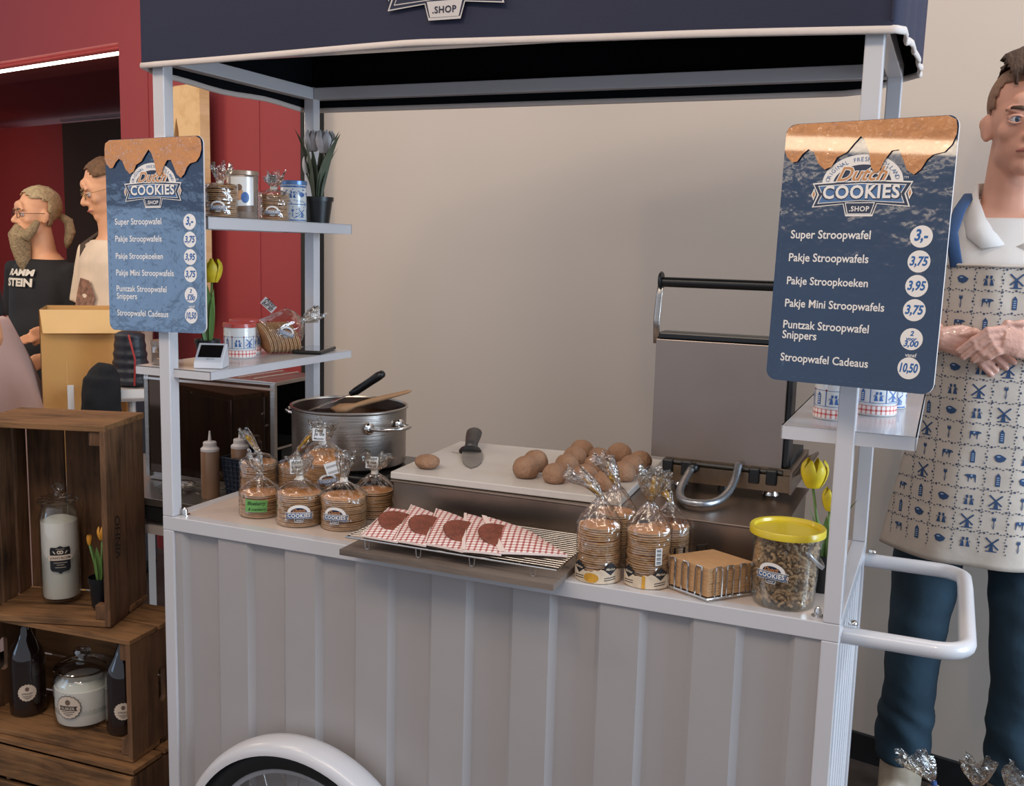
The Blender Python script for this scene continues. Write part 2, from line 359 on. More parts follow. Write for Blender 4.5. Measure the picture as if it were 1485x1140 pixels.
# big plywood letter on the red wall
lt = MB(); xs = -2.95
A = [(-.30,-.97),(-.30,-.5),(-.11,.20),(.125,.22),(.14,-.97),(-.06,-.97),(-.06,-.62),(-.13,-.62),(-.13,-.97)]
H_ = [(-.025,-.05),(-.085,-.32),(-.02,-.32)]
poly = [(-.52,-.783),(-.19,.0),(-.112,.185),(-.085,.20),(.093,.203),(.095,-.783),(-.055,-.783),(-.056,-.30),(-.056,.0),(-.072,.068),(-.17,-.30),(-.28,-.783)]
lt.prism(poly, 0, .05); a_ = lt.build('wooden_letter', wood('plywood', 'c99a63', 'e3bd8a', 2, 2.0))
a_.matrix_world = Matrix.Translation(wallpt(xs, ro-.055, 1.975)) @ RWALL.to_4x4() @ Matrix.Rotation(pi/2, 4, 'X')
tag(a_, 'large pale plywood letter A mounted on the red wall', 'letter')

# ================================================================== THE CART
CT = .935; CW = 1.388; CD = .552; P = .028
cart = thing('cookie_cart', 'white metal market cart with ribbed front, corner posts and navy canopy', 'cart', (0, 0, 0))
for x, y in ((P/2, P/2), (CW-P/2, P/2), (P/2, CD-P/2), (CW-P/2, CD-P/2)):
    q = MB().box((0, 0, 0), (P, P, .964), b=.002).build('post', WHITE, cart, loc=(x, y, CT+.482))
    MB().box((x, y, (CT-.03+.08)/2), (P, P, CT-.03-.08), b=.002).build('lower_post', WHITE, cart)
for (c, d) in (((CW/2, P/2, CT-.015), (CW, P, .03)), ((CW/2, CD-P/2, CT-.015), (CW, P, .03)), ((P/2, CD/2, CT-.015), (P, CD-2*P, .03)), ((CW-P/2, CD/2, CT-.015), (P, CD-2*P, .03))):
    MB().box(c, d, b=.0015).build('rail', WHITE, cart)
MARB = mat('counter_laminate', 'c9b7aa', .32, var=.06, scale=9, coat=.2)
MB().box((CW/2, CD/2, CT-.0155), (CW-2*P, CD-2*P, .029)).build('countertop', MARB, cart)
for (c, d) in (((CW/2, P/2, 1.883), (CW-2*P, P, P)), ((CW/2, CD-P/2, 1.883), (CW-2*P, P, P)), ((P/2, CD/2, 1.883), (P, CD-2*P, P)), ((CW-P/2, CD/2, 1.883), (P, CD-2*P, P))):
    MB().box(c, d, b=.0015).build('top_beam', WHITE, cart)
# ribbed front sheet
def ribs(x0, x1, first, pitch, sw, yf, yb):
    pts = [(x0, yb if first > x0 else yf)]; x = first; up = True
    while x < x1-.03:
        pts += [(x-sw/2, yb if up else yf), (x+sw/2, yf if up else yb)]; up = not up; x += pitch
    pts.append((x1, pts[-1][1])); return pts
pr = [(.028, .005), (.047, .005), (.059, .017)]; x = .137; up = True
while x < 1.35:
    pr += [(x-.006, .017 if up else .005), (x+.006, .005 if up else .017)]; up = not up; x += .084
pr.append((1.36, pr[-1][1]))
pm = MB(); n = len(pr)
vv = [(a, b, .12) for a, b in pr]+[(a, b, CT-.03) for a, b in pr]+[(a, b+.0015, .12) for a, b in pr]+[(a, b+.0015, CT-.03) for a, b in pr]
ff = [[i, i+1, n+i+1, n+i] for i in range(n-1)]+[[2*n+i, 3*n+i, 3*n+i+1, 2*n+i+1] for i in range(n-1)]
pm.add(vv, ff); pm.build('front_panel', PANEL, cart)
sp = MB(); py = [(.028, 1.383)]; y = .045
while y < CD-.04: py += [(y, 1.383), (y+.012, 1.371), (y+.030, 1.371), (y+.042, 1.383)]; y += .06
py.append((CD-.028, 1.383)); n = len(py)
sp.add([(b, a, .12) for a, b in py]+[(b, a, CT-.03) for a, b in py], [[i, i+1, n+i+1, n+i] for i in range(n-1)])
sp.build('side_panel', WHITE, cart)
MB().box((.012, CD/2, .51), (.004, CD-.06, .78)).build('side_panel', WHITE, cart)
MB().box((CW/2, CD-.012, .51), (CW-.06, .004, .78)).build('back_panel', WHITE, cart)
MB().box((CW/2, P/2, .095), (CW, P, .03)).build('bottom_rail', WHITE, cart)
MB().box((CW/2, CD-P/2, .095), (CW, P, .03)).build('bottom_rail', WHITE, cart)
MB().box((CW/2, CD/2, .105), (CW-.06, CD-.06, .008)).build('bottom_plate', WHITE, cart)
for x, y in ((.038, .012), (1.35, .012), (1.374, .535), (.014, .50)):      # dome nuts with washers on the rail
    b = MB(); b.lathe([(0, 0), (.011, 0), (.011, .002), (.0065, .002), (.0065, .008), (.0055, .013), (.003, .0165), (0, .017)], 14)
    b.build('dome_nut', CHROME, cart, True, 40, loc=(x, y+.014, CT))
# shelves: bent sheet trays
def tray(x0, x1, y0, y1, z, th, name='shelf'):
    b = MB(); b.box(((x0+x1)/2, (y0+y1)/2, z-.001), (x1-x0, y1-y0, .002))
    for c, d in ((((x0+x1)/2, y0+.001, z-th/2), (x1-x0, .002, th)), (((x0+x1)/2, y1-.001, z-th/2), (x1-x0, .002, th)), ((x0+.001, (y0+y1)/2, z-th/2), (.002, y1-y0, th)), ((x1-.001, (y0+y1)/2, z-th/2), (.002, y1-y0, th))): b.box(c, d)
    return b.build(name, WHITE, cart)
tray(-.075, .123, .012, .55, 1.252, .018); tray(-.075, .123, .012, .55, 1.567, .024)
tray(1.275, 1.478, .004, .55, 1.251, .022); tray(1.275, 1.478, .004, .55, 1.567, .022)
# push handle
hb = []
pts = [(1.36, .075, .893), (1.53, .075, .893)]+[(1.53+.05*sin(a), .125-.05*cos(a), .893) for a in [radians(t) for t in (15, 30, 45, 60, 75, 90)]]
pts += [(1.58, .50, .893)]+[(1.53+.05*cos(a), .55+.05*sin(a), .893) for a in [radians(t) for t in (15, 30, 45, 60, 75, 90)]]+[(1.36, .60, .893)]
pts = [(x, y if y < .3 else y-.06, z) for x, y, z in pts]
MB().tube(pts, .0145, 14).build('push_handle', WHITE, cart, True, 40)
for y in (.05, .505): MB().lathe([(0, .006), (.006, .006), (.008, .003), (.008, 0), (0, 0)][::-1], 10).build('bolt', CHROME, cart, True, loc=(1.402, y+.03, .912))
# wheel
HX, HY, HZ = .383, -.052, .263
RY = Matrix.Rotation(pi/2, 3, 'X')
wh = MB(); wh.lathe([(.206, -.016), (.222, -.024), (.240, -.023), (.2525, -.012), (.255, 0), (.2525, .012), (.240, .023), (.222, .024), (.206, .016), (.206, -.016)], 72, R=RY)
tyre = wh.build('wheel', BLACKM, cart, True, 40, loc=(HX, HY, HZ))
tyre.scale = (1.03, 1, 1.03)
tr = MB()
for k in range(90):
    a = 2*pi*k/90
    for s_ in (-1, 1): tr.box((.2535*cos(a+.02*s_), s_*.008, .2535*sin(a+.02*s_)), (.006, .011, .005), R=Matrix.Rotation(-a, 3, 'Y'))
tr.build('tread', BLACKM, tyre)
MB().lathe([(.196, -.012), (.207, -.014), (.207, .014), (.196, .012), (.196, -.012)], 60, R=RY).build('rim', ALU, tyre, True, 40)
MB().lathe([(0, -.035), (.02, -.035), (.02, -.028), (.011, -.024), (.011, .024), (.02, .028), (.02, .035), (0, .035)], 16, R=RY).build('hub', CHROME, tyre, True, 40)
sp0 = None
for k in range(28):
    a = 2*pi*k/28; q = (-1)**k; a2 = a+.35*(1 if k % 4 < 2 else -1)
    MB().tube([(.018*cos(a2), q*.026, .018*sin(a2)), (.198*cos(a), 0, .198*sin(a))], .0012, 5).build('spoke', CHROME, tyre)
fe = MB(); rings = []
for i in range(41):
    a = radians(8+i*4.1)
    for (dr, dy) in ((-.012, -.035), (.0, -.034), (.010, -.024), (.0135, -.008), (.0135, .008), (.010, .024), (.0, .034), (-.012, .035), (-.002, .032), (.011, .008), (.011, -.008), (-.002, -.032)):
        fe.v.append(((.268+dr)*cos(a), dy, (.268+dr)*sin(a)))
for i in range(40):
    for k in range(12): k2 = (k+1) % 12; fe.f.append([i*12+k, i*12+k2, (i+1)*12+k2, (i+1)*12+k]); fe.m.append(0); fe.uv.append(None)
fe.build('mudguard', WHITE, cart, True, 60, loc=(HX, HY, HZ-.008))
br = MB(); br.box((.045, -.02, .245), (.07, .03, .012), b=.002); br.tube([(.03, -.03, .245), (.03, -.04, .245)], .006, 8); br.build('wheel_bracket', WHITE, cart)
MB().tube([(HX, .0, HZ), (HX, -.09, HZ)], .008, 8).build('axle', CHROME, cart)
# canopy
def interp(P_, t):
    for (a, u), (b, v) in zip(P_, P_[1:]):
        if t <= b: k = (t-a)/(b-a); return u+(v-u)*k
    return P_[-1][1]
path = []
NF = 40
for i in range(NF+1): x = -.014+(1.396+.014)*i/NF; path.append((x, -.014+.002*sin(x*9), interp([(-.02, 1.862), (.6, 1.874), (1.1, 1.862), (1.4, 1.852)], x)))
for i in range(1, 4): a = radians(22*i); path.append((1.396+.012*sin(a), -.002-.012*cos(a), 1.853))
for i in range(1, 23):
    t = i/22; y = .0+t*.577; path.append((1.410+.012*sin(t*2.4)+.003*sin(t*26), y, 1.853+.028*t+.0035*sin(t*32)))
for i in range(1, NF+1): x = 1.416-(1.43)*i/NF; path.append((x, .577, interp([(-.02, 1.85), (1.3, 1.85), (1.42, 1.884)], x)))
for i in range(1, 12): y = .577-.59*i/12; path.append((-.014, y, 1.850+.003*sin(y*20)))
n = len(path); TOP = 2.24; cv = MB()
def outn(i):
    a = Vector(path[(i+1) % n][:2]); b = Vector(path[i-1][:2]); d = (a-b).normalized(); return Vector((d.y, -d.x))
for i, (x, y, z) in enumerate(path):
    nn = outn(i); wv = .004*sin(i*.7)
    cv.v += [(x, y, z), (x+nn.x*wv*.5, y+nn.y*wv*.5, (z+TOP)/2), (x, y, TOP), (x-nn.x*.002, y-nn.y*.002, TOP), (x-nn.x*.002, y-nn.y*.002, z)]
for i in range(n):
    j = (i+1) % n
    for k in range(4): cv.f.append([i*5+k, j*5+k, j*5+k+1, i*5+k+1]); cv.m.append(0 if k < 2 else 1); cv.uv.append(None)
for i in range(n): cv.f[i*4+2] = cv.f[i*4+2]
o = len(cv.v); cv.v.append((CW/2, CD/2, TOP+.22))
for i in range(n): j = (i+1) % n; cv.f.append([i*5+2, j*5+2, o]); cv.m.append(0); cv.uv.append(None)
o = len(cv.v); cv.v.append((CW/2, CD/2, TOP+.21))
for i in range(n): j = (i+1) % n; cv.f.append([j*5+3, i*5+3, o]); cv.m.append(1); cv.uv.append(None)
can = cv.build('canopy', [NAVY, LINER], cart, True, 50)
hm = MB(); hm.tube(path, [(.0035, .0065)]*n, 8, closed=True); hm.build('hem', HEM, can, True)
sm = MB(); sm.box((1.397, -.014, 2.05), (.003, .004, .37)); sm.build('seam', NAVY, can)
lg = MB(); logo(lg, .23, onplane((.668, -.021, 1.962), .0004), full=False, mono=True)
lg.build('logo', [mat('canvas_white', 'b9b2ae', .7), NAVY, NAVY, mat('canvas_white2', 'b0a9a5', .7)], can)

# ------------------------------------------------------------------ menu boards
BNAVY = mat('board_navy', '16304f', .12, var=.10, scale=5, bump=.28, bscale=22, coat=1.0)
BEDGE = mat('board_edge', 'd8cdc8', .35)
BCAR = mat('board_caramel', 'bd7e42', .14, var=.04, scale=20, bump=.9, bscale=28, coat=1.0)
def rrect(w_, h_, r, n=6):
    P_ = []
    for cx, cy, a0 in ((w_/2-r, h_/2-r, 0), (-w_/2+r, h_/2-r, 90), (-w_/2+r, -h_/2+r, 180), (w_/2-r, -h_/2+r, 270)):
        for k in range(n+1): a = radians(a0+90*k/n); P_.append((cx+r*cos(a), cy+r*sin(a)))
    return P_
def menu(loc, rot, label, dots):
    w_, h_ = .252, .392
    t = thing('menu_board', label, 'menu board', loc, group=None); t.rotation_euler = (0, 0, 0)
    t.matrix_world = Matrix.Translation(loc) @ (Matrix.Rotation(rot[0], 4, 'Z') @ Matrix.Rotation(rot[1], 4, 'X') @ Matrix.Rotation(rot[2], 4, 'Y'))
    b = MB(); b.prism(rrect(w_, h_, .016), 0, .004, 0, T=Matrix.Rotation(pi/2, 4, 'X'), side=1)
    b.build('panel', [BNAVY, BEDGE], t)
    fn = lambda x, y, l: (x, -.0040-.00025*l, y)
    X = lambda u: (u-.5)*w_; Y = lambda v: (.5-v)*h_
    e = MB(); flat(e, rrect(w_, h_, .016), 0, fn, 0)
    for k in range(len(rrect(w_, h_, .016))): pass
    dp = [(.0,.10),(.02,.125),(.06,.148),(.09,.146),(.12,.118),(.155,.100),(.19,.112),(.225,.158),(.265,.180),(.305,.170),(.335,.135),(.39,.118),(.43,.085),(.465,.060),(.49,.075),(.52,.12),(.54,.175),(.565,.198),(.59,.19),(.615,.150),(.65,.118),(.69,.116),(.715,.148),(.745,.19),(.785,.208),(.82,.19),(.85,.155),(.88,.138),(.94,.13),(.975,.105),(1.0,.07)]
    rr = .016/w_; top = [(1.0, .045), (.985, .018), (.94, .003), (.06, .003), (.015, .018), (.0, .045)]
    c = MB(); inset = lambda P_: [(X(min(max(u, .006), .994)), Y(v)) for u, v in P_]
    flat(c, inset(dp+top), 0, fn, 13); c.build('caramel_print', BCAR, t)
    l = MB(); logo(l, .148, fn, X(.49), Y(.268), 1); l.build('logo', EMB, t)
    rows = [('Super Stroopwafel', .432, .50), ('Pakje Stroopwafels', .521, .50), ('Pakje Stroopkoeken', .611, .51), ('Pakje Mini Stroopwafels', .699, .62), ('Puntzak Stroopwafel', .783, .54), ('Snippers', .823, .222), ('Stroopwafel Cadeaus', .912, .555)]
    for s_, v, wd in rows:
        q = MB(); put_text(q, s_, X(.085), Y(v+.009), 0, fn, 1, width=wd*w_*.97, align='l', off=.014, vs_=1.08); q.build('lettering', PWHITE, t)
    for v, s_ in zip((.430, .520, .609, .697, .803, .910), ('3,-', '3,75', '3,95', '3,75', None, '10,50')):
        q = MB(); flat(q, circ(X(.855), Y(v), .0158, 24), 0, fn, 1)
        if s_: put_text(q, s_, X(.855), Y(v)-.0055, 1, fn, 2, width=.019 if s_ == '3,-' else .0255, off=.03, shear=.2, vs_=1.25 if len(s_) < 5 else 1.5)
        else:
            put_text(q, '2', X(.855), Y(v)+.005, 1, fn, 2, height=.007, off=.03, shear=.2)
            put_text(q, 'voor', X(.855), Y(v)-.002, 1, fn, 2, width=.015, off=.03, shear=.2)
            put_text(q, '3,00', X(.855), Y(v)-.0105, 1, fn, 2, width=.021, off=.03, shear=.2)
        q.build('price_sticker', [PWHITE, PINK], t)
    q = MB(); put_text(q, 'vanaf', X(.86), Y(.868), 0, fn, 1, width=.016, off=.01); q.build('lettering', PWHITE, t)
    st = MB(); nst = 16
    for k in range(nst): x = -w_/2+.016+(w_-.032)*k/(nst-1); st.add([fn(x-.004, -h_/2+.007, 1), fn(x+.004, -h_/2+.007, 1), fn(x+.004, -h_/2+.0078, 1), fn(x-.004, -h_/2+.0078, 1)], [(0, 1, 2, 3)])
    for sx in (-1, 1):
        for k in range(20): y = -h_/2+.02+.27*k/19; st.add([fn(sx*(w_/2-.007), y, 1), fn(sx*(w_/2-.0078), y, 1), fn(sx*(w_/2-.0078), y+.007, 1), fn(sx*(w_/2-.007), y+.007, 1)], [(0, 1, 2, 3)])
    st.build('stitch_print', mat('stitch', '2f4a68', .4, coat=.5), t)
    return t
menu((.006, -.006, 1.526), (.008, -.028, -.023), 'navy price board on the left front post, reflecting blue light', 0)
menu((1.377, -.052, 1.525), (-.252, -.065, -.006), 'navy price board angled on the right front post, glints across its caramel top', 0)
# ================================================================== GOODS
WAFG = WAF
wm = {}
def waffle_mesh(R):
    if R not in wm:
        b = MB(); t = .0068
        b.lathe([(0, 0), (R-.003, 0), (R-.0008, .0009), (R-.0012, .0026), (R-.0028, .0031), (R-.0028, .0037), (R-.0010, .0042), (R-.0006, .0058), (R-.003, t), (R*.5, t+.0004), (0, t+.0004)], 22, mis=[1, 1, 1, 1, 2, 1, 1, 1, 0, 0])
        o = b.build('waffle', [WAF, WAFS, SYR], None, True, 50); wm[R] = o.data; bpy.data.objects.remove(o)
    return wm[R]
def stack(t, R, n, h=.0083, z0=.001, j=.0012):
    for k in range(n):
        o = bpy.data.objects.new('waffle', waffle_mesh(R)); C.objects.link(o); o.parent = t
        o.location = (random.uniform(-j, j), random.uniform(-j, j), z0+k*h); o.rotation_euler = (random.uniform(-.02, .02), random.uniform(-.02, .02), random.uniform(0, 6))
def film(R, hw, neck, top, flare, seed, lean=(0, 0), sq=.10, rn=.006, n=56):
    rnd = random.Random(seed); ph = [rnd.uniform(0, 6.3) for _ in range(6)]
    lv = [(0, .004, 0), (R+.001, 0, 0), (R+.003, .004, .01), (R+.002, hw*.25, .015), (R+.0025, hw*.5, .02), (R+.002, hw*.75, .02), (R+.003, hw, .03), (R*.86, hw+(neck-hw)*.25, .10), (R*.62, hw+(neck-hw)*.5, .17), (R*.36, hw+(neck-hw)*.75, .22), (rn, neck-.002, .2), (rn, neck+.004, .2)]
    m = 6
    for i in range(1, m+1): k = i/m; lv.append((rn+(flare-rn)*(k**.8)*(1-.15*k*k), neck+.004+(top-neck)*k, .10+.25*k))
    b = MB(); L = len(lv)
    for i, (r, z, a) in enumerate(lv):
        k = max(0, (z-neck)/(top-neck)) if z > neck else 0
        lx, ly = lean[0]*k*(1+.3*k), lean[1]*k*(1+.3*k)
        for q in range(n):
            t = 2*pi*q/n
            w_ = 1+a*(sin(7*t+ph[0])+.7*sin(11*t+ph[1]+i*.12)+.6*sin(17*t+ph[2]-i*.1)+(.6*sin(23*t+ph[3]) if i > 6 else 0))*.6
            zz = z+(a*.012*sin(5*t+ph[4]+i) if i > 6 else 0)+(.008*sin(4*t+ph[5])*k)
            b.v.append((r*w_*cos(t)+lx, r*w_*sin(t)*(1-sq*k*2.5)+ly, zz))
    for i in range(L-1):
        for q in range(n): q2 = (q+1) % n; b.f.append([i*n+q, i*n+q2, (i+1)*n+q2, (i+1)*n+q]); b.m.append(1 if i > 8 else 0); b.uv.append(None)
    return b
CARD = mat('card', 'dcdcdc', .6); CORK = mat('closure_strip', 'cfc6bb', .6)
def card(t, lines, c, w_=.024, h=.026, rx=0, ry=0, rz=0, name='label_card'):
    b = MB(); b.box((0, 0, 0), (w_, .0006, h)); fn = onplane((0, -.0004, 0), .0002)
    for i, s_ in enumerate(lines):
        y = h/2-h*(i+.85)/(len(lines)+.15)
        if s_ == '~':
            for k in range(3): flat(b, [(-w_*.38, y+.0018*k), (w_*.38, y+.0018*k), (w_*.38, y+.0018*k+.0006), (-w_*.38, y+.0018*k+.0006)], 1, fn, 1)
        else: put_text(b, s_, 0, y, 1, fn, 1, width=w_*.16*min(len(s_), 5), off=.01, shear=.25)
    o = b.build(name, [CARD, PBLACK], t, loc=c); o.rotation_euler = (rx, ry, rz); return o
def sticker(t, R, z, a0, w_, name='logo_sticker'):
    b = MB(); logo(b, w_, oncyl(R, z, a0, .00025), full=False); return b.build(name, EMB, t)
def bag(label, loc, R, n, group, neck, top, flare, seed, lean=(0, 0), cardt=None, cz=None, stick=None, tilt=None, closure=True, gold=False, rz=0, j=.0012):
    t = thing('waffle_bag', label, 'bag of cookies', loc, rz, group)
    if tilt: t.rotation_euler = tilt
    stack(t, R, n, j=j); hw = n*.0083+.002
    film(R, hw, neck, top, flare, seed, lean).build('cellophane', [FILM, FILMG], t, True)
    if closure: MB().tube([(0, 0, neck-.003), (0, 0, neck+.006)], (.0085, .0075), 14).build('closure', CORK, t, True, 40)
    if gold:
        g = MB(); g.tube([(0, 0, neck), (lean[0]*.4, lean[1]*.4, neck+(top-neck)*.4), (lean[0]*.9, lean[1]*.9, neck+(top-neck)*.8), (lean[0]*1.15, lean[1]*1.15, top)], [(.004, .003), (.008, .003), (.011, .004), (.006, .002)], 10)
        g.build('gold_twist', mat('gold_foil', 'c79a3c', .3, .4, var=.3, scale=90, bump=.8, bscale=120), t, True)
    if cardt: card(t, cardt[0], cardt[1], *cardt[2:])
    if stick: sticker(t, R+.0045, *stick)
    return t
GL = 'bags of syrup waffles stacked on the left of the counter'
yaw0 = .62   # these bags face the customer side camera
b1 = bag('clear waffle bag with a green handwritten label, leftmost in the front row', (.170, .112, CT), .0465*.93, 6, GL, .085, .125, .018, 1, (-.012, 0), closure=False)
q = MB(); fn = oncyl(.0485, .030, yaw0-.15, .0003); flat(q, [(-.026, -.014), (.022, -.015), (.024, .011), (-.024, .013)], 0, fn, 0)
put_text(q, 'Blueberry', 0, .001, 1, fn, 1, width=.040, off=.02, shear=.35, vs_=1.1); put_text(q, '& cranberry', .002, -.011, 1, fn, 1, width=.040, off=.02, shear=.35, vs_=1.1)
q.build('handwritten_label', [mat('green_label', '639c52', .5), mat('marker_dark', '17351a', .5)], b1)
bag('waffle bag with the shop emblem and a white card, middle of the front row', (.282, .098, CT), .047, 8, GL, .095, .132, .030, 2, (0, 0), (['Alles', 'is leuk', 'en el'], (.0, -.012, .121), .026, .030, 0, -.03, .5), stick=(.027, yaw0-.05, .060))
bag('waffle bag with a tall twisted neck and no card, rightmost in the front row', (.378, .118, CT), .047, 8, GL, .098, .150, .020, 3, (.004, 0), None, stick=(.030, yaw0-.42, .058))
bag('clear waffle bag tucked behind the front row, beside the black hob', (.390, .222, CT), .042, 7, GL, .095, .128, .038, 4, (.004, 0), (['Alles', 'is leuk', 'om el'], (0, -.012, .119), .026, .026, 0, .08, .5))
bag('tilted waffle bag lying on top of the others, with two white cards', (.275, .200, CT+.070), .045, 7, GL, .090, .125, .032, 5, (0, 0), (['Dank', 'je de', 'Meester'], (.006, -.02, .118), .028, .028, -.1, .05, .5), tilt=(.22, .10, 0), stick=(.020, yaw0+.15, .046))
bt = bpy.data.objects['waffle_bag.004'] if 'waffle_bag.004' in bpy.data.objects else None
if bt: card(bt, ['~', '~'], (.045, -.033, .052), .030, .028, -.15, -.3, .55)
bag('tall waffle bag with a gold twisted top leaning left, behind the green labelled bag', (.095, .205, CT), .040, 11, GL, .112, .150, .012, 6, (-.028, 0), closure=False, gold=True)
bag('tall waffle bag with a gold twisted top leaning right, second row from the left', (.165, .250, CT), .040, 10, GL, .105, .158, .012, 7, (.040, 0), closure=False, gold=True)
# supports keeping the tilted bag up are the bags under it
GR = 'tall bags of waffles on the right of the counter'
def tall(label, loc, seed, lean, gold, a0, neck=.150, top=.185, flare=.022, marks=True, n=12):
    t = bag(label, loc, .0385, n, GR, neck, top, flare, seed, lean, closure=False, gold=False)
    g = MB(); g.tube([(0, 0, neck), (lean[0]*.5, lean[1]*.5, neck+.014), (lean[0]*.95, lean[1], top-.006)], [(.004, .003), (.011, .005), (.007, .003)], 10); g.build('gold_twist', mat('gold_foil', 'c79a3c', .3, .4, var=.3, scale=90, bump=.8, bscale=120), t, True)
    if marks:
        R = .0425; fn = oncyl(R, 0, a0, .0003); b = MB(); m = 20; L = 2*R*1.35
        pts = [(-L/2+L*k/m, .022+.005*abs(cos(k*pi/m*1.5))+.0012*sin(k*3)) for k in range(m+1)]
        for k in range(m):
            (x0, y0), (x1, y1) = pts[k], pts[k+1]; b.add([fn(x0, .001, 0), fn(x1, .001, 0), fn(x1, y1, 0), fn(x0, y0, 0)], [(0, 1, 2, 3)], 0)
        for cx in (-.038, .024):
            flat(b, [(cx-.015, .028), (cx, .016), (cx+.015, .028), (cx, .040)], 1, fn, 1)
            put_text(b, 'Markus', cx, .0255, 0, fn, 2, width=.019, off=.02, shear=.4)
            for k in range(2): flat(b, [(cx-.012, .006+.004*k), (cx+.011, .008+.004*k), (cx+.011, .0095+.004*k), (cx-.012, .0075+.004*k)], 1, fn, 1)
        if gold: flat(b, circ(-.012, .011, .014, 18, .009), 2, fn, 1)
        else: flat(b, [(-.010, .001), (-.004, .001), (-.004, .024), (-.010, .024)], 2, fn, 1)
        b.build('printed_wrapper', [mat('wrapper_cream', 'cdb9a0', .4, var=.15, scale=60), PBLACK, mat('wrapper_gold', 'c08c2e', .4, var=.2, scale=80)], t)
    return t
tall('tall waffle bag nearest the wire rack, with a yellow printed base', (.962, .048, CT), 11, (-.034, 0), True, -.02+.32)
b2 = tall('tall tied waffle bag with a barcode strip and a flared crinkled top', (1.050, .062, CT), 12, (.004, 0), False, .28, .148, .200, .030)
q = MB(); fn = oncyl(.0432, .0, .28, .0003); flat(q, [(.012, .044), (.024, .045), (.024, .076), (.012, .075)], 0, fn, 3)
for k in range(15):
    if k % 4 != 3: flat(q, [(.014, .047+k*.0018), (.022, .047+k*.0018), (.022, .048+k*.0018), (.014, .048+k*.0018)], 1, fn, 4)
q.build('barcode_strip', [PAPER, PBLACK], b2)
tall('waffle bag standing behind the two front ones, gold twist leaning left', (.960, .150, CT), 13, (-.022, 0), True, .3, .150, .195, .02, False, 12)
tall('waffle bag half hidden behind the barcoded one, beside the napkins', (1.060, .165, CT), 14, (-.02, .01), True, .3, .125, .150, .02, False, 10)

# ------------------------------------------------------------------ pot on hob, spoon, spatula
hob = thing('induction_hob', 'black hob under the big steel pot', 'hob', (.19, .46, CT))
b = MB(); b.box((0, 0, .028), (.30, .27, .044), b=.004); b.build('body', BLACK, hob)
MB().box((0, 0, .0515), (.27, .24, .003)).build('glass_plate', mat('hob_glass', '08080a', .08), hob)
for x in (-.12, .12):
    for y in (-.1, .1): MB().lathe([(0, 0), (.012, 0), (.012, .006), (0, .006)], 10).build('foot', BLACKM, hob, loc=(x, y, 0))
PZ = CT+.054; pot = thing('stock_pot', 'large brushed steel cooking pot full of syrup on the black hob', 'pot', (.180, .452, PZ))
MB().lathe([(0, 0), (.132, 0), (.138, .006), (.139, .135), (.1435, .139), (.1435, .142), (.139, .143), (.1365, .139), (.1355, .008), (0, .006)], 64, mis=[0]*7+[1]*2).build('pan_body', [STEEL, mat('dark_inside', '3a2c24', .35, .8, var=.2)], pot, True, 35)  # inner wall and floor get a darker brown steel than the outside
MB().lathe([(0, .112), (.136, .112)], 40).build('syrup', mat('pot_syrup', '2a1609', .15), pot, True)
for a in (-22, 166):
    T = Matrix.Rotation(radians(a), 4, 'Z'); b = MB(); pts = []
    for k in range(13):
        t = -pi/2+pi*k/12; pts.append(T @ Vector((.142+.066*cos(t)**.7 if cos(t) > 1e-6 else .140, .045*sin(t), .106+.006*cos(t))))
    b.tube(pts, [(.0055, .0045)]*13, 10)
    for s_ in (-1, 1): b.ell(T @ Vector((.141, s_*.045, .106)), (.006, .015, .015), 12, R=T.to_3x3())
    b.build('handle', CHROME, pot, True)
sp_ = thing('spatula', 'palette knife with a black handle lying across the pot', 'spatula', (.178, .452, PZ+.150))
b = MB(); b.tube([(-.075, -.06, -.022), (-.02, -.025, .004), (.014, .0, .022)], [(.016, .0008), (.017, .0008), (.008, .0012)], 8); b.build('blade', STEEL, sp_, True)
b = MB(); b.tube([(.005, -.003, .018), (.020, .002, .026), (.055, .006, .050), (.078, .008, .066), (.090, .008, .073), (.094, .008, .075)], [(.006, .006), (.012, .010), (.0125, .010), (.0145, .011), (.012, .009), (.004, .004)], 14); b.build('grip', BLACK, sp_, True)
WOODS = wood('spoon_wood', '7d5b40', 'a98463', 0, 4)
so = MB(); so.tube([(.165, .395, 1.128), (.185, .398, 1.127), (.205, .405, 1.130), (.222, .412, 1.137), (.26, .425, 1.150), (.30, .437, 1.162), (.345, .448, 1.176), (.352, .449, 1.178)], [(.006, .002), (.022, .013), (.022, .012), (.010, .006), (.008, .007), (.009, .006), (.009, .004), (.004, .002)], 14)
tag(so.build('wooden_spoon', WOODS, None, True), 'brown wooden spoon resting on the pot rim, handle to the right', 'spoon')

# ------------------------------------------------------------------ steel unit, cutting board, dough, knife
su = thing('steel_work_unit', 'low brushed steel work unit behind the wire rack, carrying the cutting board', 'counter unit', (.86, .36, CT))
MB().box((0, 0, .046), (.80, .36, .090), b=.002).build('body', STEELW, su)
MB().box((0, 0, .0935), (.81, .37, .004), b=.001).build('top_plate', STEELW, su)
MB().box((-.40, 0, .0935+.003), (.02, .34, .002)).build('edge_strip', STEEL, su)
CBW = mat('cutting_board', 'c9c1b9', .35, var=.04, scale=30, coat=.15)
cb = MB(); SZ = CT+.0965
hole = [(.0, .0)]
P0 = [(.452, .182), (.955, .195), (.93, .60), (.43, .56)]
bm = bmesh.new(); out = [bm.verts.new((x, y, 0)) for x, y in P0]; inn = [bm.verts.new((.508+.040*cos(a)*1.0, .438+.016*sin(a), 0)) for a in [2*pi*k/16 for k in range(16)]]
es = [bm.edges.new((out[i], out[(i+1) % 4])) for i in range(4)]+[bm.edges.new((inn[i], inn[(i+1) % 16])) for i in range(16)]
bmesh.ops.triangle_fill(bm, use_beauty=True, use_dissolve=False, edges=es)
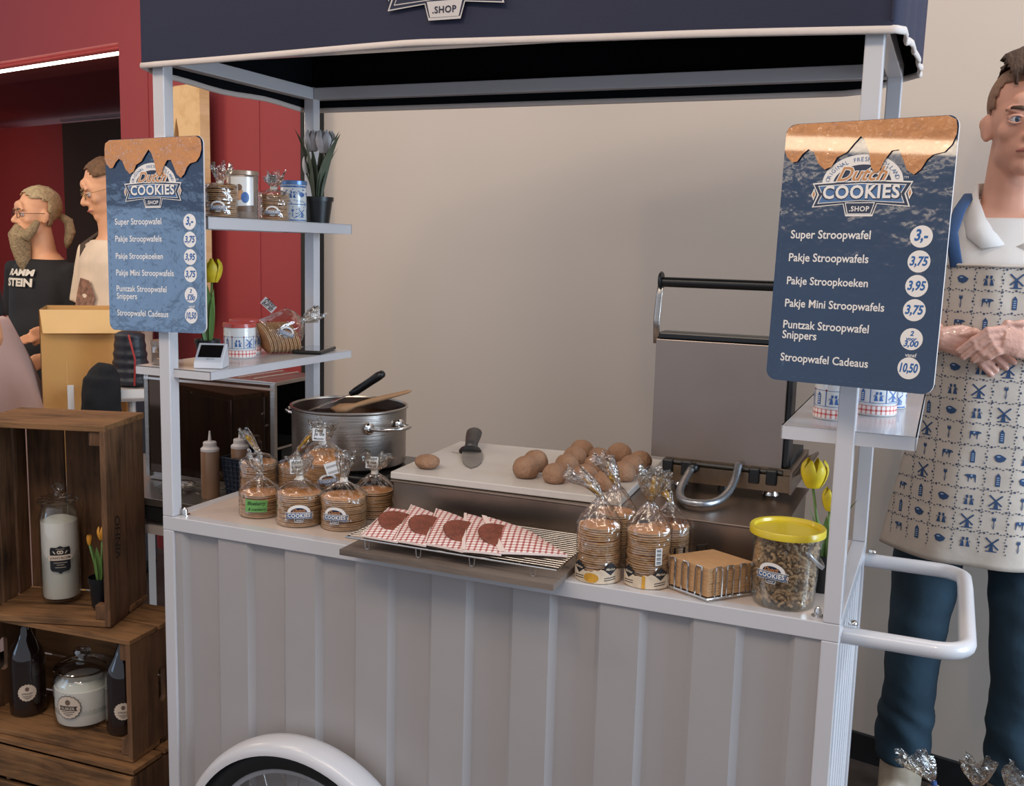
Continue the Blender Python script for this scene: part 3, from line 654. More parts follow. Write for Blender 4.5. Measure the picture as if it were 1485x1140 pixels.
g = bmesh.ops.extrude_face_region(bm, geom=bm.faces[:]); [setattr(v, 'co', v.co+Vector((0, 0, .015))) for v in g['geom'] if isinstance(v, bmesh.types.BMVert)]
bmesh.ops.recalc_face_normals(bm, faces=bm.faces[:])
me = bpy.data.meshes.new('cutting_board'); bm.to_mesh(me); bm.free(); me.materials.append(CBW); o = bpy.data.objects.new('cutting_board', me); C.objects.link(o); o.location = (0, 0, SZ)
mo = o.modifiers.new('b', 'BEVEL'); mo.width = .002; mo.segments = 2; mo.limit_method = 'ANGLE'
tag(o, 'off white cutting board with an oval grip hole on the steel unit', 'cutting board')
BZ = SZ+.0155
DG = mat('dough', '957055', .75, var=.10, scale=40, bump=.6, bscale=90)
dl = [(.504, .250, 'flattened dough piece alone at the left end of the cutting board'),
 (.723, .275, 'dough ball at the left front of the heap, in front of its twin'), (.716, .345, 'dough ball just behind the leftmost front one'),
 (.793, .260, 'dough ball nearest the rack side edge, front middle of the heap'), (.787, .349, 'large dough ball in the second row, above the front middle one'),
 (.777, .427, 'dough ball in the third row of the heap on its left slope'), (.764, .508, 'topmost dough ball at the far back of the heap'),
 (.824, .453, 'dough ball right of the back one, in the centre of the heap'), (.842, .375, 'dough ball in the middle of the heap, behind the flat one'),
 (.848, .290, 'slightly flat dough ball at the right front beside the bags'), (.850, .520, 'dark dough ball at the back right of the centre'),
 (.912, .350, 'first dough ball of the right hand row, nearest the viewer'), (.912, .412, 'middle dough ball of the right hand row'), (.912, .474, 'last dough ball of the right hand row, by the waffle iron'),
 (.909, .250, 'dough ball half hidden behind the gold bag tops')]
for i, (x, y, lb) in enumerate(dl):
    b = MB(); b.ell((0, 0, 0), (1, 1, 1), 22); r = .0265+random.uniform(-.001, .002); vv = []
    for p in b.v:
        v = Vector(p); k = 1+.05*noise.noise(v*1.6+Vector((i*7, 0, 0)))+.02*noise.noise(v*5+Vector((i*7, 0, 0)))
        v = v*r*k; v.z *= (.62 if i == 0 else (.82 if i == 9 else .93)); v.z = max(v.z, -r*.66*(.8 if i == 0 else 1)); vv.append(v)
    mz = min(v.z for v in vv); b.v = [(v.x*(1.08 if i == 0 else 1), v.y, v.z-mz) for v in vv]
    o = b.build('dough_ball', DG, None, True, loc=(x, y, BZ)); o.rotation_euler = (0, 0, i*1.3)
    tag(o, lb, 'dough', 'dough balls on the cutting board')
kn = thing('kitchen_knife', 'kitchen knife with a dark handle lying over the oval grip hole', 'knife', (.545, .385, BZ))
kd = Vector((-.42, .90, 0)).normalized(); ks = Vector((kd.y, -kd.x, 0))
def K(a, s_, z): v = kd*a+ks*s_; return (v.x, v.y, z)
b = MB(); prof = [(-.105, 0, .0), (-.085, .012, .001), (-.05, .021, .002), (0, .025, .003), (.045, .025, .006)]
for a, w_, z in prof: b.v += [K(a, w_, z), K(a, -w_*.9, z), K(a, -w_*.9, z+.0022), K(a, w_, z+.0008)]
for i in range(4):
    for k in range(4): k2 = (k+1) % 4; b.f.append([i*4+k, i*4+k2, i*4+4+k2, i*4+4+k]); b.m.append(0); b.uv.append(None)
b.f.append([3, 2, 1, 0]); b.m.append(0); b.uv.append(None); b.f.append([16, 17, 18, 19]); b.m.append(0); b.uv.append(None)
b.build('blade', mat('knife_steel', '9c9894', .35, .8), kn)
b = MB(); b.tube([K(.043, -.004, .006), K(.052, -.004, .009), K(.058, -.004, .012)], [(.026, .008), (.026, .010), (.022, .009)], 12); b.build('bolster', BLACK, kn, True, 50)
b = MB(); b.tube([K(.055, -.003, .012), K(.08, -.001, .020), K(.11, .002, .028), K(.135, .004, .034), K(.148, .003, .033), K(.152, .002, .030)], [(.015, .010), (.015, .011), (.018, .012), (.019, .014), (.014, .012), (.005, .005)], 12); b.build('grip', mat('knife_grip', '3a3634', .4), kn, True)

# ------------------------------------------------------------------ wooden board + rack + wrapped waffles
bd = MB(); Q = [(.480, -.052), (.915, -.056), (.912, .06), (.905, .10), (.475, .13)]
Q = [(.482, -.060), (.918, -.062), (.912, .15), (.480, .15)]
bd.prism(Q, 0, .011); tag(bd.build('wooden_board', wood('grey_board', '4a3f39', '7a6d63', 0, 4, .5), None, loc=(0, 0, CT+.0005)), 'dark grey wooden board hanging over the front edge of the counter', 'board')
RZ = CT+.0305; rk = thing('wire_rack', 'chrome wire cooling rack holding the wrapped waffles', 'rack', (.70, .07, CT+.0115))
rx0, rx1, ry0, ry1 = -.215, .215, -.112, .118; dz = .020
b = MB(); b.tube([(rx0, ry0, dz), (rx1, ry0, dz), (rx1, ry1, dz), (rx0, ry1, dz)], .0022, 8, closed=True); b.build('frame', CHROME, rk)
wd = MB().tube([(rx0, 0, dz+.002), (rx1, 0, dz+.002)], .0009, 5).build('wire', STEEL, rk, loc=(0, ry0+.01, 0))
for k in range(1, 19): o = wd.copy(); C.objects.link(o); o.parent = rk; o.location = (0, ry0+.01+k*(ry1-ry0-.02)/18, 0)
for x in (-.14, 0, .14): MB().tube([(x, ry0, dz-.001), (x, ry1, dz-.001)], .0016, 6).build('cross_wire', CHROME, rk)
for x in (-.17, -.06, .05, .17):
    for y in (ry0+.004, ry1-.004): MB().tube([(x-.006, y, dz), (x-.004, y, .002), (x, y, .0012), (x+.004, y, .002), (x+.006, y, dz)], .0012, 6).build('foot', CHROME, rk)
GING = gingham('gingham_paper', 'a01614', 1.0)
PINKP = mat('sleeve_lining', 'e3cfc6', .6); WDARK = mat('fresh_waffle', '7c3e2b', .55, var=.25, scale=60, bump=.6, bscale=140)
sl_ = [((.517, -.041), (.497, .098), (.522, .130), (.560, .118), (.600, -.047), (.545, .036)),
 ((.590, -.041), (.527, .138), (.545, .150), (.612, .110), (.658, -.044), (.612, .036)),
 ((.652, -.036), (.588, .132), (.612, .132), (.668, .112), (.735, -.046), (.690, .030)),
 ((.733, -.046), (.655, .124), (.672, .128), (.720, .118), (.806, -.034), (.760, .036)),
 ((.800, -.028), (.695, .122), (.740, .121), (.815, .088), (.915, .012), None)]
names = ['leftmost wrapped waffle in a red checked paper sleeve', 'second wrapped waffle from the left in red checked paper', 'middle one of the five wrapped waffles in red checked paper', 'fourth wrapped waffle, its sleeve with a broad white border', 'rightmost wrapped waffle, its checked sleeve tapering to a long point']
rt = RZ+.006
for i, q in enumerate(sl_):
    poly = q[:5]; cx = sum(p[0] for p in poly)/5; cy = sum(p[1] for p in poly)/5
    t = thing('wrapped_waffle', names[i], 'wrapped waffle', (cx, cy, rt), 0, 'waffles in red checked paper sleeves on the rack')
    b = MB(); m = 8; base = .003+.0012*i; A_, B_, C_, D_, E_ = [Vector((p[0]-cx, p[1]-cy, 0)) for p in poly]
    # bilinear patch with a swell: left edge A-B, right edge E-D
    def patch(u, v):
        L_ = A_.lerp(B_, v); R_ = E_.lerp(D_, v); p = L_.lerp(R_, u); s_ = .008*sin(pi*min(1, max(0, u)))**.6*sin(pi*(.12+.8*v))
        return p+Vector((0, 0, s_*(.3+.7*v)+.008*(1-u)*v+.010*v))
    vv = []; uvs = []
    for a in range(m+1):
        for c_ in range(m+1): u, v = a/m, c_/m; p = patch(u, v); vv.append(p+Vector((0, 0, base)))
    ff = []
    for a in range(m):
        for c_ in range(m): ff.append((a*(m+1)+c_, (a+1)*(m+1)+c_, (a+1)*(m+1)+c_+1, a*(m+1)+c_+1)); uvs.append([(vv[k].x/.0115+vv[k].y/.04, vv[k].y/.0115-vv[k].x/.04) for k in ff[-1]])
    b.add(vv, ff, 0, uvs); o0 = len(vv)
    b.add([Vector((p.x, p.y, max(0.0, p.z-.0045))) for p in vv], [f[::-1] for f in ff], 1)
    rim = [k for k in range(m+1)]+[a*(m+1)+m for a in range(1, m+1)]+[m*(m+1)+c_ for c_ in range(m-1, -1, -1)]+[a*(m+1) for a in range(m-1, 0, -1)]
    for k in range(len(rim)): k2 = (k+1) % len(rim); b.f.append([rim[k], rim[k2], o0+rim[k2], o0+rim[k]]); b.m.append(1); b.uv.append(None)
    b.build('paper_sleeve', [GING, PINKP], t, True, 50)
    e = MB(); vv = []
    for c_ in range(m+1):
        v = c_/m; p0 = patch(-.012, v); p1 = patch(.09 if i > 2 else .035, v); vv += [p0+Vector((0, 0, base+.0008)), p1+Vector((0, 0, base+.0012))]
    e.add(vv, [(2*k, 2*k+1, 2*k+3, 2*k+2) for k in range(m)]); e.build('paper_border', PINKP, t, True)
    # the waffle peeps out of the right-hand side, under the next sleeve
    if q[5]:
        wx, wy = q[5]; b = MB(); b.lathe([(0, 0), (.044, 0), (.0455, .0025), (.044, .006), (0, .0065)], 28, mi=0)
        o = b.build('waffle', WDARK, t, True, 40, loc=(wx+.012-cx, wy-cy+.004, .0085+.0012*i)); o.rotation_euler = (.06, .30, 0)

# ------------------------------------------------------------------ napkins in wire holder
NF_ = Vector((1.169, .013, 0)); NL = Vector((1.085, .057, 0)); NR = Vector((1.240, .088, 0)); NC = (NL+NR)/2; 
ex = (NR-NF_); ey = (NL-NF_); ey.normalize(); ex = ex-ey*ex.dot(ey)*.2; lx = .098; ly = .092; ex.normalize()
nd = thing('napkin_holder', 'wire napkin holder full of brown napkins between the bags and the tub', 'napkin holder', (NC.x, NC.y, CT))
def N2(a, b_, z): v = NF_+ex*a+ey*b_-NC; return (v.x, v.y, z)
for a0 in (.012, .036, .064, .088):
    MB().tube([N2(a0, -.004, .006), N2(a0, -.004, .052), N2(a0+.002, -.003, .058), N2(a0+.012, -.003, .058), N2(a0+.014, -.004, .052), N2(a0+.014, -.004, .006)], .0016, 6).build('wire_loop', CHROME, nd)
for a0 in (.010, .040, .070):
    MB().tube([N2(-.004, a0, .006), N2(-.004, a0, .052), N2(-.003, a0+.002, .058), N2(-.003, a0+.012, .058), N2(-.004, a0+.014, .052), N2(-.004, a0+.014, .006)], .0016, 6).build('wire_loop', CHROME, nd)
for s_ in (.02, .07): MB().tube([N2(s_, ly+.006, .006), N2(s_, ly+.006, .066), N2(s_+.02, ly+.006, .066), N2(s_+.02, ly+.006, .006)], .0022, 6).build('wire_loop', BLACK, nd)
MB().tube([N2(-.006, -.006, .005), N2(lx+.006, -.006, .005), N2(lx+.006, ly+.008, .005), N2(-.006, ly+.008, .005)], .002, 6, closed=True).build('base_wire', CHROME, nd)
NAP = mat('kraft_napkin', 'bf9468', .8, var=.06, scale=60)
b = MB(); b.add([N2(0, 0, 0), N2(lx, 0, 0), N2(lx, ly, 0), N2(0, ly, 0), N2(0, 0, .0019), N2(lx, 0, .0019), N2(lx, ly, .0019), N2(0, ly, .0019)], [(0,3,2,1),(4,5,6,7),(0,1,5,4),(1,2,6,5),(2,3,7,6),(3,0,4,7)])
n0 = b.build('napkin', NAP, None); 
for k in range(21):
    o = n0 if k == 0 else n0.copy()
    if k: C.objects.link(o)
    o.location = (NC.x+random.uniform(-.0008, .0008), NC.y+random.uniform(-.0008, .0008), CT+.0075+k*.0024); tag(o, 'folded brown kraft paper napkin in the wire holder', 'napkin', 'brown napkins stacked in the wire holder')

# ------------------------------------------------------------------ tub of waffle pieces
YEL = mat('yellow_lid', 'c9b013', .35, var=.03, coat=.3)
tb = thing('plastic_tub', 'clear round tub with a yellow lid and the shop emblem', 'tub', (1.287, .072, CT))
MB().lathe([(0, 0), (.050, 0), (.0515, .004), (.0575, .112), (.0605, .114), (.0605, .126), (.0590, .126), (.0560, .114), (.0500, .005), (0, .002)], 48).build('tub_body', GLASS, tb, True, 40)
MB().lathe([(0, .128), (.054, .128), (.056, .133), (.0615, .134), (.0630, .132), (.0630, .122), (.0615, .122), (.0610, .126), (0, .126)], 48).build('lid', YEL, tb, True, 40)
h = MB(); h.tube([(.062*cos(a), .062*sin(a)*1.0, .112-.045*sin((a+1.0)/2.4*pi)) for a in [-.9+k*.2 for k in range(12)]], [(.0012, .004)]*12, 6); h.build('carry_handle', clear_mat('frosted_plastic', 'e8ecf2', .35, .3), tb, True)
sticker(tb, .0565, .060, -.12-.15, .058)
rb = MB(); rnd = random.Random(5)
for k in range(620):
    a = rnd.uniform(0, 2*pi); z = rnd.uniform(.008, .106); rmax = .046+.006*z/.11; r = rmax*(1-.22*rnd.random()**2) if rnd.random() < .85 else rmax*sqrt(rnd.random())
    x, y = r*cos(a), r*sin(a); L = rnd.uniform(.003, .0075); R = Matrix.Rotation(a+pi/2+rnd.uniform(-.5, .5), 3, 'Z') @ Matrix.Rotation(rnd.uniform(-1.3, 1.3), 3, 'Y')
    pts = [Vector((x, y, z))+R @ Vector((L*(u-.5)*2, .002*sin(u*pi), .0018*sin(u*pi*1.5))) for u in (0, .33, .66, 1)]
    rb.tube(pts, [rnd.uniform(.0022, .0032)]*4, 5)
rp = rb.build('waffle_pieces', mat('snippets', 'c39d78', .7, var=.25, scale=120, bump=.4, bscale=200), None, True, loc=(1.287, .072, CT))
tag(rp, 'loose brown waffle snippets filling the yellow lidded tub', 'waffle pieces'); rp['kind'] = 'stuff'

# ------------------------------------------------------------------ tulips
GREEN = mat('tulip_green', '5c7a3c', .5, var=.15, scale=20); GREEND = mat('tulip_green_dark', '4a5140', .55, var=.2, scale=20)
def tulip(label, loc, potr, poth, flowers, leaves, fcol, group=None, gm=None, potm=None):
    t = thing('potted_tulip', label, 'potted plant', loc, 0, group); gm = gm or GREEN
    MB().lathe([(0, 0), (potr*.74, 0), (potr*.93, poth*.84), (potr, poth*.84), (potr*1.02, poth), (potr*.93, poth), (potr*.88, poth*.86), (0, poth*.8)], 32).build('pot', potm or BLACK, t, True, 40)
    for (x, y, z, r, hh, tx) in flowers:
        b = MB(); b.tube([(x*.2, y*.2, poth*.8), (x*.6, y*.6, (poth+z)/2), (x, y, z)], [.0028, .0026, .0024], 7); st = b.build('stem', gm, t, True)
        for k in range(6):
            a = k*pi/3+.3; rr = r*(1 if k % 2 == 0 else .9); b = MB(); vv = []; m = 6
            for i in range(m+1):
                u = i/m; rad = rr*(.25+.80*sin(pi*min(u*.62+.10, 1))**.8)*(1 if u < .8 else 1-.25*(u-.8)/.2); wdt = rr*.75*sin(pi*(u*.82+.13))**.7
                for s_ in (-1, -.4, .4, 1): an = a+s_*wdt/max(rad, .004)*.8; vv.append((x+rad*cos(an)*(1 if abs(s_) < .5 else .95)+tx*u*hh, y+rad*sin(an)*(1 if abs(s_) < .5 else .95), z+u*hh-(.0 if abs(s_) < .5 else .1*hh*u)))
            b.add(vv, [(i*4+j, i*4+j+1, i*4+j+5, i*4+j+4) for i in range(m) for j in range(3)]); b.build('petal', fcol, st, True)
    for (a, ln, w_, bend, z0) in leaves:
        b = MB(); vv = []; m = 8
        for i in range(m+1):
            u = i/m; r = .006+bend*u*u*ln; z = poth*.8+z0+ln*u*(1-.12*u); ww = w_*sin(pi*(.12+.88*u)**.9)
            d = Vector((cos(a), sin(a))); s_ = Vector((-d.y, d.x))
            for k in (-1, 0, 1): vv.append((d.x*(r+abs(k)*.3*ww)+s_.x*ww*k, d.y*(r+abs(k)*.3*ww)+s_.y*ww*k, z))
        b.add(vv, [(i*3+j, i*3+j+1, i*3+j+4, i*3+j+3) for i in range(m) for j in range(2)]); b.build('leaf', gm, t, True)
    return t
YT = mat('yellow_petal', 'cdb320', .5, var=.2, scale=30, sss=.1); WT = mat('white_petal', 'cfc8c6', .5, var=.12, scale=20); OT = mat('orange_petal', 'c98a2a', .5, var=.25, scale=30)
tulip('yellow tulips in a black pot by the right front post', (1.340, .165, CT), .024, .068, [(-.026, -.008, .186, .024, .050, 0), (.006, -.016, .150, .016, .040, .0)], [(pi, .11, .008, .25, 0), (.3, .13, .009, .35, 0), (-1.5, .10, .008, .2, 0), (2.2, .09, .007, .4, 0)], YT)
tulip('white tulips in a black pot at the end of the upper left shelf', (.085, .455, 1.567), .039, .062, [(-.014, 0, .170, .020, .050, .0), (.024, .0, .165, .024, .054, -.02), (-.030, 0, .118, .011, .040, 0)], [(pi, .20, .012, .30, 0), (0, .19, .015, .30, 0), (-.3, .18, .014, .45, 0), (-1.6, .14, .013, .08, 0), (.5, .15, .013, .3, 0), (2.5, .12, .010, .2, 0), (-2.2, .17, .013, .15, 0), (1.6, .17, .01, .1, 0)], WT, gm=mat('tulip_grey_green', '5d6450', .6, var=.35, scale=16))
tulip('yellow tulip standing behind the navy board on the lower left shelf', (.002, .150, 1.252), .028, .05, [(.008, .008, .176, .023, .052, 0)], [(.2, .14, .013, .08, 0), (-.8, .15, .015, .05, 0), (1.8, .12, .012, .1, 0), (3.3, .14, .012, .2, 0)], YT)
tulip('red and yellow tulip on the upper right shelf, its bud just above the navy board', (1.400, .26, 1.567), .028, .045, [(.006, .0, .118, .018, .040, 0)], [(0, .12, .01, .2, 0), (2, .11, .01, .2, 0)], mat('red_petal', 'b5402f', .5, var=.3, scale=26))
tulip('orange budded tulip in a black pot inside the upper wooden crate', (-.368, .182, .613), .029, .075, [(.020, -.01, .175, .012, .034, .0), (-.012, -.02, .160, .006, .026, 0)], [(-2.0, .125, .011, .12, 0), (-1.2, .11, .010, .1, 0), (.3, .13, .010, .12, 0)], OT)
# ================================================================== SHELF GOODS
DELFT = mat('delft_blue', '3d64a0', .4, var=.2, scale=200); TINW = mat('tin_white', 'd8d8d6', .25, coat=.6, var=.02)
MOTIF = {
 'mill': [[(-.10,-.42),(.14,-.42),(.09,-.08),(-.05,-.08)], [(-.05,-.08),(.09,-.08),(.02,.06)], [(-.38,-.26),(-.32,-.32),(.36,.30),(.30,.36)], [(-.36,.30),(-.30,.36),(.34,-.22),(.28,-.28)], [(-.28,-.38),(.30,-.38),(.30,-.44),(-.28,-.44)]],
 'barn': [[(-.14,-.42),(.14,-.42),(.14,.22),(0,.42),(-.14,.22)]],
 'cow': [[(-.36,.14),(-.22,.20),(.26,.20),(.30,.12),(.30,-.02),(-.20,-.02),(-.24,.06),(-.38,.06)], [(-.18,-.02),(-.10,-.02),(-.12,-.30),(-.17,-.30)], [(.20,-.02),(.29,-.02),(.30,-.30),(.25,-.30)], [(-.02,-.02),(.06,-.02),(.04,-.12),(0,-.12)]],
 'tulip': [[(-.10,.38),(-.12,.16),(0,.06),(.12,.16),(.10,.38),(.03,.26),(0,.40),(-.03,.26)], [(-.02,.08),(.03,.08),(.02,-.42),(-.03,-.42)], [(.02,-.36),(.14,-.02),(.05,-.22)], [(-.02,-.40),(-.14,-.10),(-.06,-.24)]],
 'clog': [[(-.34,.06),(-.20,.20),(.0,.22),(.18,.14),(.38,.02),(.26,-.18),(.02,-.28),(-.22,-.20)]],
 'pair': [[(-.30,-.36),(-.04,-.36),(-.10,.02),(-.20,.02)], [(.06,-.36),(.30,-.36),(.20,.0),(.10,.02)], [(-.20,.04),(-.06,.06),(-.04,.24),(-.18,.26)], [(.04,.06),(.18,.04),(.20,.24),(.06,.26)], [(-.34,-.12),(-.20,.0),(-.26,.06)], [(.34,-.10),(.22,.0),(.26,.06)]]}
def motif(mb, kind, cx, cy, s_, mi, fn, lay, flip=1, mi2=None):
    for i, P_ in enumerate(MOTIF[kind]): flat(mb, [(cx+flip*x*s_, cy+y*s_) for x, y in P_], mi, fn, lay+i*.12)
    if mi2 is not None:
        if kind == 'barn':
            for y in (-.3, -.17, -.04, .09): flat(mb, [(cx-.08*s_, cy+y*s_), (cx+.08*s_, cy+y*s_), (cx+.08*s_, cy+(y+.06)*s_), (cx-.08*s_, cy+(y+.06)*s_)], mi2, fn, lay+1)
        if kind == 'cow': flat(mb, circ(cx+.04*s_*flip, cy+.11*s_, .07*s_, 7), mi2, fn, lay+1)
        if kind == 'clog': flat(mb, circ(cx-.08*s_*flip, cy+.08*s_, .12*s_, 8, .05*s_), mi2, fn, lay+1)
GBAND = gingham('gingham_tin', 'c4382e', 1.0)
def band(mb, R, z0, z1, mi, cell, n=32):
    for k in range(n):
        a, b_ = 2*pi*k/n, 2*pi*(k+1)/n; N_ = round(2*pi*R/cell)
        mb.add([(R*cos(a), R*sin(a), z0), (R*cos(b_), R*sin(b_), z0), (R*cos(b_), R*sin(b_), z1), (R*cos(a), R*sin(a), z1)], [(0, 1, 2, 3)], mi, [[(k*N_/n, 0), ((k+1)*N_/n, 0), ((k+1)*N_/n, (z1-z0)/cell), (k*N_/n, (z1-z0)/cell)]])
def tin(label, loc, R, h, style, a0=0.0):
    t = thing('cookie_tin', label, 'tin', loc, 0)
    MB().lathe([(0, 0), (R-.001, 0), (R, .0015), (R, h-.002), (R-.001, h), (0, h)], 40).build('body', TINW if style != 'scene' else mat('tin_taupe', '93857a', .3, .5, var=.12, scale=40), t, True, 40)
    lid = MB(); lid.lathe([(R+.0008, h-.008), (R+.0015, h-.0075), (R+.0015, h+.001), (R, h+.002), (R-.006, h+.0015), (0, h+.0015)], 40); 
    L_ = lid.build('lid', mat('tin_lid_red', 'b5453c', .3, coat=.5, var=.15, scale=120) if style == 'tile' else (mat('tin_lid_blue', '5f7fae', .3, .4) if style == 'blue' else mat('tin_lid_tan', 'a58f7d', .3, .5)), t, True, 40)
    p = MB(); fn = oncyl(R, 0, a0, .0003)
    if style == 'tile':
        band(p, R+.0004, .003, .018, 2, .0085); c_ = .027; cols = int(2*pi*R*.5/c_)+1; kinds = ['pair', 'mill', 'clog', 'tulip', 'cow', 'barn']; i = 0
        rows = int((h-.03)/c_)
        for r in range(rows+1):
            y = .0225+c_*(r+.5)
            if y+c_*.45 > h-.006: break
            for k in range(-3, 4):
                x = k*c_
                for (w1, h1, w2, h2) in ((-.5, -.5, .5, -.47), (-.5, .47, .5, .5), (-.5, -.5, -.47, .5), (.47, -.5, .5, .5)): flat(p, [(x+w1*c_, y+h1*c_), (x+w2*c_, y+h1*c_), (x+w2*c_, y+h2*c_), (x+w1*c_, y+h2*c_)], 0, fn, 1)
                motif(p, kinds[(i*5+k) % 6], x, y, c_*.95, 0, fn, 1.5, mi2=1)
                for (dx, dy) in ((-.5, .5), (.5, .5)): flat(p, circ(x+dx*c_, y+dy*c_, .0022, 4), 3, fn, 2)
            i += 1
    elif style == 'blue':
        for y0, y1 in ((.002, .0045), (h-.014, h-.010), (h*.42, h*.44)): flat_band = [p.add([fn(-1.3*R+2.6*R*k/24, y0, 1), fn(-1.3*R+2.6*R*(k+1)/24, y0, 1), fn(-1.3*R+2.6*R*(k+1)/24, y1, 1), fn(-1.3*R+2.6*R*k/24, y1, 1)], [(0, 1, 2, 3)], 0) for k in range(24)]
        for k in range(-2, 3): motif(p, ('tulip', 'mill', 'pair', 'clog', 'cow')[k+2], k*.022, h*.68, .024, 0, fn, 1); motif(p, ('clog', 'tulip', 'tulip', 'mill', 'tulip')[k+2], k*.022, h*.22, .024, 0, fn, 1)
        rnd = random.Random(3)
        for k in range(60): flat(p, circ(rnd.uniform(-1.2, 1.2)*R, rnd.uniform(.008, h-.018), .0022, 5, .0012), 0, fn, 1)
    else:       # plain generic printed scene: pale panel with soft shapes
        flat(p, rr_poly(-.022, .016, .030, h-.012), 1, fn, 1)
        flat(p, circ(-.004, h*.52, .011, 12, .014), 4, fn, 2); flat(p, circ(.010, h*.45, .009, 12, .012), 0, fn, 2.2)
        flat(p, circ(-.002, h*.66, .006, 10, .007), 5, fn, 2.4); flat(p, [(-.022, .016), (.030, .016), (.030, .030), (-.022, .026)], 5, fn, 2.5)
        for k in range(-6, 7): flat(p, circ(k*.0075, h-.006, .0026, 6, .0014), 0, fn, 1)
    p.build('print', [DELFT, TINW, GBAND, mat('tin_red', 'b23a30', .4), mat('tin_tan', 'b9906c', .4, var=.2, scale=80), mat('tin_brown', '6d5442', .4, var=.2, scale=80)], t)
    return t
def rr_poly(x0, y0, x1, y1): return [(x0, y0), (x1, y0), (x1, y1), (x0, y1)]
tin('cookie tin with blue tile pictures and a red checked base on the lower left shelf', (.002, .262, 1.2525), .036, .078, 'tile', .55)
tin('second round tin with a red lid, behind the tiled one on the lower left shelf', (-.038, .335, 1.2525), .036, .080, 'tile', .9)
tin('taupe tin with a printed picture, on the upper left shelf', (.062, .200, 1.5675), .034, .102, 'scene', .55)
tin('blue and white tin beside the white tulips on the upper left shelf', (.078, .368, 1.5675), .030, .092, 'blue', .55)
tin('tiled tin with a red checked base on the right shelf, left of the post', (1.345, .125, 1.2515), .036, .078, 'tile', .0)
tin('tiled tin with a red checked base on the right shelf, right of the post', (1.402, .215, 1.2515), .036, .078, 'tile', .2)
tin('blue and white tin at the back of the right shelf', (1.420, .315, 1.2515), .030, .082, 'blue', -.1)
GU = 'waffle bags on the upper left shelf'
bag('waffle bag on the upper left shelf, right beside the navy board', (.085, .098, 1.5675), .034, 8, GU, .070, .100, .024, 21, (.004, 0), None, stick=(.020, .55, .036))
bag('waffle bag with a white card between the two upper shelf tins', (.085, .282, 1.5675), .033, 7, GU, .070, .098, .024, 22, (.004, 0), (['Alles', 'is leuk', 'en el'], (.004, -.012, .092), .022, .017, .2, .1, .5), stick=(.018, .55, .036))
# bag lying tipped over on the lower shelf
t = thing('waffle_bag', 'waffle bag tipped on its side beside the phone on the lower left shelf', 'bag of cookies', (.022, .362, 1.2525+.040), 0); t.scale = (1.22, 1.22, 1.22)
for k in range(8):
    o = bpy.data.objects.new('waffle', waffle_mesh(.0335)); C.objects.link(o); o.parent = t; o.location = (.004*k-.010, .0075*k-.012, 0); o.rotation_euler = (radians(112), 0, radians(-32))
T = Matrix.Translation((.004*7-.010, .0075*7-.008, 0)) @ Matrix.Rotation(radians(-32), 4, 'Z') @ Matrix.Rotation(radians(112), 4, 'X')
f_ = film(.0335, .062, .085, .118, .020, 31); T2 = Matrix.Translation((-.012, -.010, 0)) @ Matrix.Rotation(radians(-32), 4, 'Z') @ Matrix.Rotation(radians(68), 4, 'X').inverted()
f_.v = [tuple(T2 @ Vector(p)) for p in f_.v]; fo = f_.build('cellophane', [FILM, FILMG], t, True)
fo.rotation_euler = (0, 0, 0)
card(t, ['Alles', 'is leuk', 'en el'], (-.018, .010, .062), .030, .018, .3, .75, .45)
b = MB(); logo(b, .036, onplane(step=.0003), full=False); o = b.build('logo_sticker', EMB, t, loc=(.034, -.004, .010)); o.rotation_euler = (.2, .35, 1.05)
# payment terminal
pt = thing('payment_terminal', 'small white payment terminal with a dark screen on the lower left shelf', 'payment terminal', (.075, .075, 1.2525), .42)
b = MB(); W_ = .060
prof = [(-.030, 0), (.026, 0), (.026, .020), (.018, .048), (.014, .050), (-.026, .016), (-.030, .012)]
b.add([(-W_/2, y, z) for y, z in prof]+[(W_/2, y, z) for y, z in prof], [list(range(7))[::-1], list(range(7, 14))]+[[k, (k+1) % 7, 7+(k+1) % 7, 7+k] for k in range(7)])
bo = b.build('housing', mat('terminal_white', 'cfcfd2', .3, coat=.3), pt); md = bo.modifiers.new('b', 'BEVEL'); md.width = .002; md.segments = 2
d = Vector((0, .040, .034)).normalized(); nn = Vector((0, -d.z, d.y)); b = MB()
sc = [Vector((x*W_*.40, -.026, .016))+d*v+nn*.0006 for x, v in ((-1, .010), (1, .010), (1, .046), (-1, .046))]
b.add(sc+[p-nn*.0005 for p in sc], [(0, 1, 2, 3), (0, 4, 5, 1), (1, 5, 6, 2), (2, 6, 7, 3), (3, 7, 4, 0)]); b.build('screen', mat('screen_dark', '0a0b0d', .08), pt)
b = MB(); fnq = lambda x, y, l: tuple(Vector((x, -.026, .016))+d*(.004+y)+nn*(.0007))
for x in (-.004, -.001): flat(b, [(x, 0), (x+.0018, 0), (x+.0018, .0018), (x, .0018)], 0, fnq, 0)
flat(b, [(.003, .0006), (.012, .0006), (.012, .0012), (.003, .0012)], 0, fnq, 0); b.build('marking', BLACK, pt)
ph = thing('smartphone', 'black smartphone lying flat at the right end of the lower left shelf', 'phone', (.072, .462, 1.2525), .30)
MB().box((0, 0, .0045), (.072, .135, .008), b=.003).build('case', BLACK, ph); MB().box((0, 0, .0088), (.066, .128, .0008)).build('screen', mat('phone_glass', '1a2028', .04, coat=1), ph)
b = MB(); b.tube([(-.05, .030, 1.2535), (-.045, .030, 1.30)], .006, 10); b.tube([(-.045, .030, 1.30), (-.044, .030, 1.325)], .012, 10)
tin('small tin mostly hidden behind the payment terminal and the navy board', (-.040, .060, 1.2525), .026, .050, 'scene', .5)

